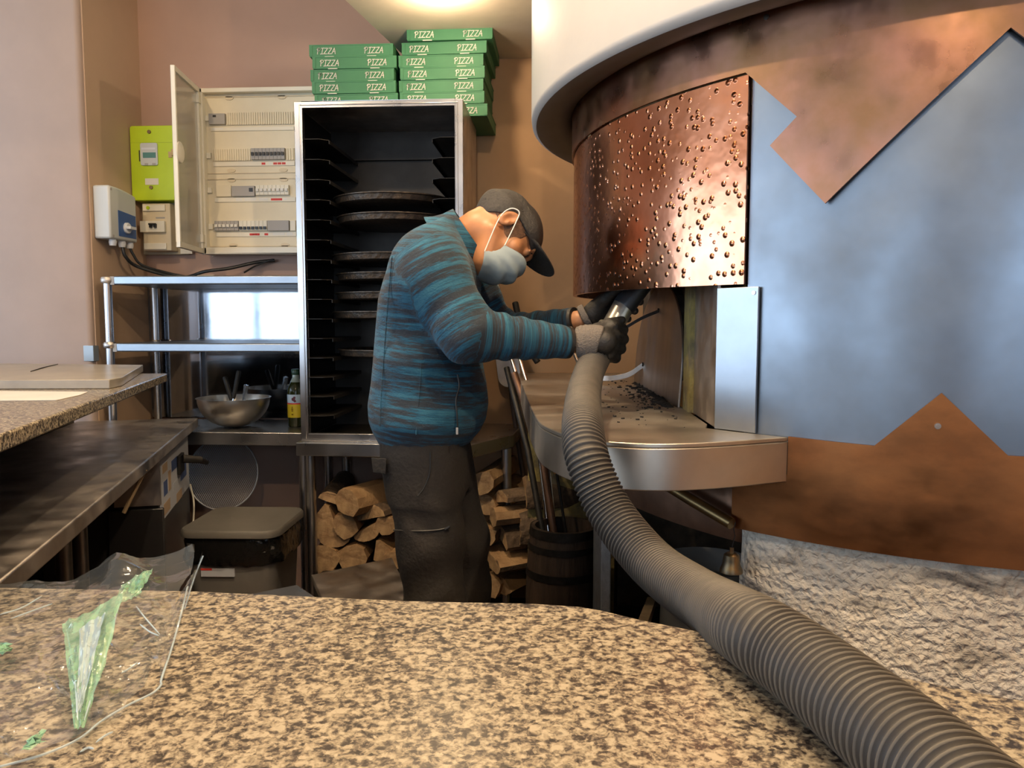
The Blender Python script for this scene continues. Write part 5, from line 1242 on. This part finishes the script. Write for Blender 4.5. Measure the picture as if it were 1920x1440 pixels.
RL = [(905, 903, 24, 'slab', 20, 12, 'thin split log on top of the right pile against the trousers'), (938, 932, 25, 'half', -10, 55, 'half-round pale log end high in the right pile'), (906, 946, 26, 'slab', 40, 18, 'ragged pale split log in the right pile'),
      (925, 968, 22, 'slab', 0, 62, 'splintered log with a torn end in the right pile'), (908, 1000, 26, 'wedge', 40, 20, 'pale-ended log at mid height of the right pile'), (940, 1005, 30, 'half', 30, 60, 'bark-covered log sloping behind the table leg'),
      (925, 1052, 32, 'half', 200, 58, 'long dark bark log low in the right pile'), (920, 1098, 24, 'slab', 30, 20, 'pale split log end at the bottom of the right pile'), (945, 1100, 20, 'wedge', 80, 30, 'small log at the bottom right beside the table leg'), (985, 920, 30, 'half', 60, 80, 'dark bark log reaching towards the barrel at the top of the right pile'), (975, 985, 34, 'half', 60, 82, 'thick dark bark log right of the table leg')]
for i, (x, y, r, sh, ro_, yw, lb) in enumerate(RL):
    p = Yp(x, y, 3.02); log(p[0], p[2], 3.0 + .015 * (i % 3), .40 if yw < 50 else .3, sh, r * 3.0 / 1440 * 1.05, ro_, -yw if yw > 50 else -yw, lb, G2, 0, 50 + i)

# ================================================================ steel box and steel trolley edge on the floor
q = [Zp(583, 1078, .405)[:2], Zp(735, 1045, .405)[:2], Zp(790, 1160, .405)[:2], Zp(640, 1200, .405)[:2]]
sbx = wthing('steel_box', 'low open-sided stainless box standing on the floor in front of the firewood', 'box', (*q[0], 0))
b = MB(); b.prism([tuple(p) for p in q], .385, .405); b.build('box_top', 'steel_worn', sbx, bev=.003)
cq = sum(q) / 4; qi = [tuple(cq + (p - cq) * .94) for p in q]; b = MB(); b.prism(qi, 0, .385); b.build('box_body', 'steel_dark', sbx, bev=.003)
p0, p1, p2 = Yp(466, 1116, 1.9), Yp(556, 1098, 1.98), Yp(569, 1118, 1.93)
z_ = float(p1[2]); tl = wthing('steel_trolley', 'corner of a low stainless trolley just beyond the granite counter', 'trolley', (float(p1[0]) - .2, 1.75, 0))
a = Zp(466, 1114, z_)[:2]; c = Zp(557, 1096, z_)[:2]; d_ = Zp(569, 1104, z_)[:2]
e1_ = a - (c - a) * 1.2; nn = (d_ - c) / np.linalg.norm(d_ - c)
P4 = [tuple(c), tuple(e1_), tuple(e1_ + nn * .30), tuple(c + nn * .30)]
b = MB(); b.prism(P4, z_ - .025, z_); b.build('trolley_top', 'steel', tl, bev=.003)
for p in P4:
    m_ = np.array(p) * .92 + sum(np.array(x) for x in P4) / 4 * .08; b = MB(); b.tube([(m_[0], m_[1], 0), (m_[0], m_[1], z_ - .025)], .012, 12); b.build('leg', 'steel_dark', tl)

# ================================================================ barrel with peels and pokers
bc_ = (Yp(1057, 1000, 2.72)[0], 2.72)
bl = thing('wooden_barrel', 'small dark oak barrel with iron hoops holding oven tools under the hearth shelf', 'barrel', (bc_[0], bc_[1], 0))
BR = [(.108, 0), (.124, .12), (.131, .26), (.131, .34), (.124, .47), (.113, .575)]
bpf = catmull([(r_, z) for r_, z in BR], 5); k_ = 1.04
prof = [(0, .03)] + [(p[0] * k_, p[1]) for p in bpf] + [(bpf[-1][0] * k_ - .014, .575), (bpf[-1][0] * k_ - .014, .30), (0, .30)]
NS = 16; b = MB(); nseg = NS * 6; n = len(prof); vs = []
for k in range(nseg):
    a = 2 * math.pi * k / nseg; g = .0022 if k % 6 == 0 else 0
    for i, (r_, z) in enumerate(prof): vs.append(((r_ - (g if 0 < i < n - 3 else 0)) * math.cos(a), (r_ - (g if 0 < i < n - 3 else 0)) * math.sin(a), z))
b.add(vs, [(k * n + i, ((k + 1) % nseg) * n + i, ((k + 1) % nseg) * n + i + 1, k * n + i + 1) for k in range(nseg) for i in range(n - 1)])
b.build('staves', 'barrel_wood', bl, ang=40)
def hoop(z, hgt):
    rs = [np.interp(zz, [p[1] for p in bpf], [p[0] * k_ for p in bpf]) for zz in (z, z + hgt)]
    b = MB(); b.lathe([(rs[0] + .0004, z), (rs[0] + .0035, z), (rs[1] + .0035, z + hgt), (rs[1] + .0004, z + hgt)], seg=64, closed=True); return b
for z, h_ in ((.545, .03), (.495, .022), (.40, .026), (.16, .024)): hoop(z, h_).build('hoop', 'black_iron', bl)
a = R(-62); b = MB(); b.lathe([(.016, 0), (.016, .004), (.010, .005), (0, .005)], (0, 0, 0), 20, Matrix.Translation((.137 * math.cos(a), .137 * math.sin(a), .27)) @ Matrix.Rotation(a, 4, 'Z') @ Matrix.Rotation(R(90), 4, 'Y')); b.build('bung', 'plank_dark', bl)
for da in (-86, -80): a = R(da); b = MB(); b.disc((.139 * math.cos(a), .139 * math.sin(a), .413), .004, (math.cos(a), math.sin(a), 0), .003); b.build('hoop_rivet', 'black_iron', bl)
def pole(P, r, m_, name, lab, cat='oven tool', grp='oven tools in the barrel', seg=12):
    b = MB(); b.tube([tuple(p) for p in P], r, seg); return tag(b.build(name, m_, None, ang=60), lab, cat, grp)
bx0, by0 = bc_; fl = .305
def foot(dx, dy): return (bx0 + dx, by0 + dy, fl)
pole([foot(-.03, .05), Yp(1010, 840, 2.86), Yp(913, 520, 3.32)], .008, 'chrome', 'steel_pole', 'thin bright steel shaft leaning from the barrel to behind the mask, left of the pair')
pole([foot(-.01, .05), Yp(1025, 840, 2.86), Yp(930, 524, 3.28)], .008, 'chrome', 'steel_pole', 'thin bright steel shaft leaning from the barrel to behind the mask, right of the pair')
pole([foot(.00, .02), Yp(1016, 850, 2.84), Yp(964, 700, 3.0)], .0145, 'copper_dark', 'brown_pole', 'brown round pole leaning out of the barrel beside the hearth shelf')
pole([foot(-.035, .0), Yp(990, 845, 2.84), Yp(950, 690, 3.05)], .012, 'black_iron', 'iron_pole', 'dark iron pole leaning furthest left out of the barrel')
t = wthing('oven_poker', 'black iron poker with a turned amber wooden handle leaning in the barrel', 'oven tool', foot(.03, 0), 'oven tools in the barrel')
h0, h1 = np.array(Yp(1044, 888, 2.78)), np.array(Yp(1018, 800, 2.84)); dh_ = (h1 - h0)
b = MB(); b.tube([foot(.045, .0), tuple(h0)], .0055, 10); b.build('shaft', 'black_iron', t)
b = MB(); b.tube([tuple(h0 + dh_ * s_) for s_ in (0, .08, .18, .28, .38, .5, .62, .75, .88, 1)], [.008, .013, .016, .014, .011, .0155, .0165, .012, .015, .009], 18); b.build('turned_handle', 'wood_handle', t, ang=60)
pole([Yp(1000, 694, 2.72) + np.array([0, .55, 0]), Yp(982, 640, 3.3), Yp(966, 568, 3.38)], .014, 'black_matte', 'dark_pole', 'thick black rounded pole end standing behind the hearth shelf against the tan wall', grp='oven tools behind the hearth shelf')
pe_ = wthing('pizza_peel', 'steel pizza peel blade resting against the tan wall between worker and oven', 'pizza peel', Yp(950, 725, 3.35))
b = MB(); c0_ = np.array(Yp(948, 650, 3.40)); 
Mp = Matrix.Translation(tuple(c0_)) @ Matrix.Rotation(R(-7), 4, 'Y') @ Matrix.Rotation(R(90), 4, 'X')
b.prism(rrect(-.05, -.18, .05, .18, .045, 6), -.001, .001, Mp); b.build('peel_blade', 'steel_worn', pe_)
b = MB(); b.tube([Mp @ Vector((0, -.17, .006)), Mp @ Vector((0, -.30, .008)), Mp @ Vector((.02, -1.05, .0))], .010, 10); b.build('peel_handle', 'plank_dark', pe_)

# stone post, plank and stored things in the dark space under the oven
p0 = Yp(1127, 1005, 2.15); p1 = Yp(1146, 1005, 2.15)
b = MB(); b.box((p0[0], 2.15, 0), (p1[0], 2.62, float(Yp(1135, 1000, 2.15)[2]) + .02)); o = b.build('stone_post', 'stone_post', None, bev=.004); tag(o, 'rough pale stone slab standing on edge right of the barrel', 'stone')
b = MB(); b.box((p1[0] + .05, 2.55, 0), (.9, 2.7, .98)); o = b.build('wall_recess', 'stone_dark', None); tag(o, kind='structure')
b = MB(); b.box((-.12, 3.0, 0), (.35, 3.3, .93)); o = b.build('wall_rubble', 'brick_yellow', None); o = tag(o, kind='structure')
a_ = Yp(1203, 1180, 1.9); c_ = Yp(1222, 1128, 2.2)
b = MB(); d = Vector(c_) - Vector(a_); e_ = Vector(a_) - d * 2.2; e_.z = max(e_.z, .03); b.tube([e_, Vector(c_)], [.018, .018], 4)
tag(b.build('wooden_batten', 'wood_pale', None, smooth=False), 'pale square wooden batten leaning in the dark space under the hose', 'batten')
b = MB(); b.lathe([(0, 0), (.10, 0), (.125, .05), (.12, .18), (.135, .24), (.13, .25), (.11, .19), (0, .17)], (0, 0, 0), 26); 
o = b.build('plastic_bucket', 'bin_body', None, ang=40); pz = Yp(1330, 1055, 2.0); o.location = (pz[0], 2.02, .42); tag(o, 'grey plastic bag-lined tub in the dark recess behind the bell', 'tub')
b = MB(); b.box((pz[0] - .22, 1.86, .0), (pz[0] + .16, 2.35, .42)); tag(b.build('storage_crate', 'rack_inner', None, bev=.004), 'dark crate under the oven carrying the grey tub', 'crate')

# ================================================================ front granite counter
edge = [(-700, 1098), (0, 1100), (370, 1107), (760, 1125), (1000, 1130), (1090, 1136), (1130, 1143), (1200, 1160), (1330, 1186), (1500, 1225), (1700, 1270), (1920, 1312), (2500, 1400)]
E_ = [tuple(Zp(x, y, .95)[:2]) for x, y in edge]
pts = E_ + [(E_[-1][0] + .2, .2), (E_[-1][0] + .2, -.05), (-1.4, -.05), (-1.4, E_[0][1])]
fc = wthing('front_counter', 'speckled tan granite counter filling the foreground', 'counter', (-.3, .5, 0))
b = MB(); b.prism(pts, .92, .95); b.build('granite_top', 'granite_front', fc, bev=.004)
b = MB(); b.prism([(-1.3, .80), (.25, .74), (.55, .60), (.55, .0), (-1.3, .0)], 0, .92); b.build('counter_base', 'plank_dark', fc)

# crumpled clear film with a green print lying on the counter
def sheet(name, m_, corners, nu, nv, amp, seed, parent=None, lift=None, jit=.012):
    A, B, Cc, D = [np.array(c, float) for c in corners]; vs = []
    for j in range(nv + 1):
        v = j / nv
        for i in range(nu + 1):
            u = i / nu; p = (A * (1 - u) + B * u) * (1 - v) + (D * (1 - u) + Cc * u) * v
            q = Vector((u * 5 + seed, v * 6, seed)); w1 = noise.noise(q); w2 = abs(noise.noise(q * 2.3 + Vector((9, 2, 5)))); w3 = abs(noise.noise(q * 5.1))
            w1 = noise.noise(Vector((u * 2.2 + seed, v * 2.6, seed))); w2 = abs(noise.noise(Vector((u * 4 + seed, v * 5, 2 + seed)))); h = amp * (.45 + .9 * w1 + .55 * (1 - 3 * w2) + .10 * (1 - 2 * w3))
            if lift: h += lift(u, v)
            p = p + np.array([jit * noise.noise(q * 1.7 + Vector((3, 3, 3))), jit * noise.noise(q * 1.9 + Vector((7, 1, 3))), 0]); p[2] = max(p[2] + h, .9515 + .0006 * w3); vs.append(tuple(p))
    me = bpy.data.meshes.new(name); me.from_pydata(vs, [], [(j * (nu + 1) + i, j * (nu + 1) + i + 1, (j + 1) * (nu + 1) + i + 1, (j + 1) * (nu + 1) + i) for j in range(nv) for i in range(nu)])
    me.update(); return link(name, me, parent, m_, True, 24)
Zc = .9515
fm = wthing('plastic_film', 'crumpled clear plastic wrapper with a green print on the left of the granite counter', 'wrapper', (-.55, .75, .951))
A = (-.95, .955, Zc); B = (*Zp(362, 1100, Zc)[:2], Zc); Cc = (*Zp(262, 1330, Zc)[:2], Zc); D = (*Zp(-120, 1480, Zc)[:2], Zc)
sheet('clear_sheet', 'clear_film', (A, B, Cc, D), 90, 90, .012, 1.3, fm, lambda u, v: .045 * max(0, u - .72) / .28 * math.exp(-v * 5) + .03 * math.exp(-((u - .78) / .08) ** 2) * math.exp(-v * 3))
B2 = (*Zp(350, 1110, Zc)[:2], Zc); tip = tuple(Dp(381, 1042, .985)); t2 = (*Zp(298, 1285, Zc)[:2], Zc)
sheet('upright_fold', 'clear_film', (tuple(Zp(352, 1100, Zc + .015)), tip, tuple(Zp(302, 1280, Zc)), tuple(Zp(290, 1200, Zc + .01))), 20, 40, .004, 4.1, fm, None, .002)
pts = [Zp(116, 1172, Zc + .03), Zp(232, 1118, Zc + .055), Zp(160, 1370, Zc + .012), Zp(140, 1372, Zc + .008)]
sheet('green_fold', 'green_film', [tuple(p) for p in pts], 24, 50, .004, 7.7, fm, None, .002)
pts = [Zp(150, 1182, Zc + .036), Zp(198, 1150, Zc + .05), Zp(152, 1340, Zc + .016), Zp(143, 1340, Zc + .014)]
sheet('pale_print', 'pale_film', [tuple(p) for p in pts], 20, 40, .003, 2.2, fm, None, .001)
pts = [Zp(228, 1098, Zc + .02), Zp(290, 1068, Zc + .036), Zp(262, 1118, Zc + .02), Zp(215, 1140, Zc + .012)]
sheet('green_strip', 'green_film', [tuple(p) for p in pts], 20, 16, .004, 5.2, fm, None, .003)
for q4, sd in ((((60, 1392), (78, 1376), (70, 1400), (40, 1415)), 3.), (((-5, 1215), (20, 1207), (16, 1222), (-5, 1232)), 8.)):
    sheet('green_leaf_print', 'green_film', [tuple(Zp(x, y, Zc + .012)) for x, y in q4], 8, 6, .003, sd, fm)

b = MB(); b.tube(catmull([tuple(Zp(x, y, Zc + dz)) for x, y, dz in ((352, 1100, .016), (340, 1150, .012), (322, 1215, .008), (303, 1272, .006), (302, 1284, .004), (285, 1300, .004), (240, 1322, .004), (190, 1352, .003), (148, 1385, .003), (80, 1415, .003), (-10, 1440, .003))], 6), .0011, 6); b.build('film_edge', 'pale_film', fm)
b = MB(); b.tube(catmull([tuple(tip), tuple(Dp(362, 1090, .97)), tuple(Dp(330, 1195, .90)), tuple(Zp(303, 1272, Zc + .003))], 6), .0009, 6); b.build('film_edge', 'pale_film', fm)
for P_ in (((255, 1136), (272, 1158), (300, 1190)), ((262, 1170), (280, 1184), (298, 1192)), ((228, 1262), (245, 1252), (258, 1242)), ((0, 1152), (40, 1140), (78, 1118)), ((20, 1160), (70, 1142), (98, 1132)), ((125, 1180), (140, 1270), (146, 1350)), ((226, 1125), (200, 1220), (158, 1350)), ((180, 1392), (196, 1380), (212, 1372)), ((150, 1410), (165, 1402), (176, 1404))):
    b = MB(); b.tube(catmull([tuple(Zp(x, y, Zc + .020)) for x, y in P_], 4), [.0003] + [.0009] * 7 + [.0003], 5); b.build('crease_highlight', 'pale_film', fm)  # bright highlights along the film's creases, modelled as thin pale tubes
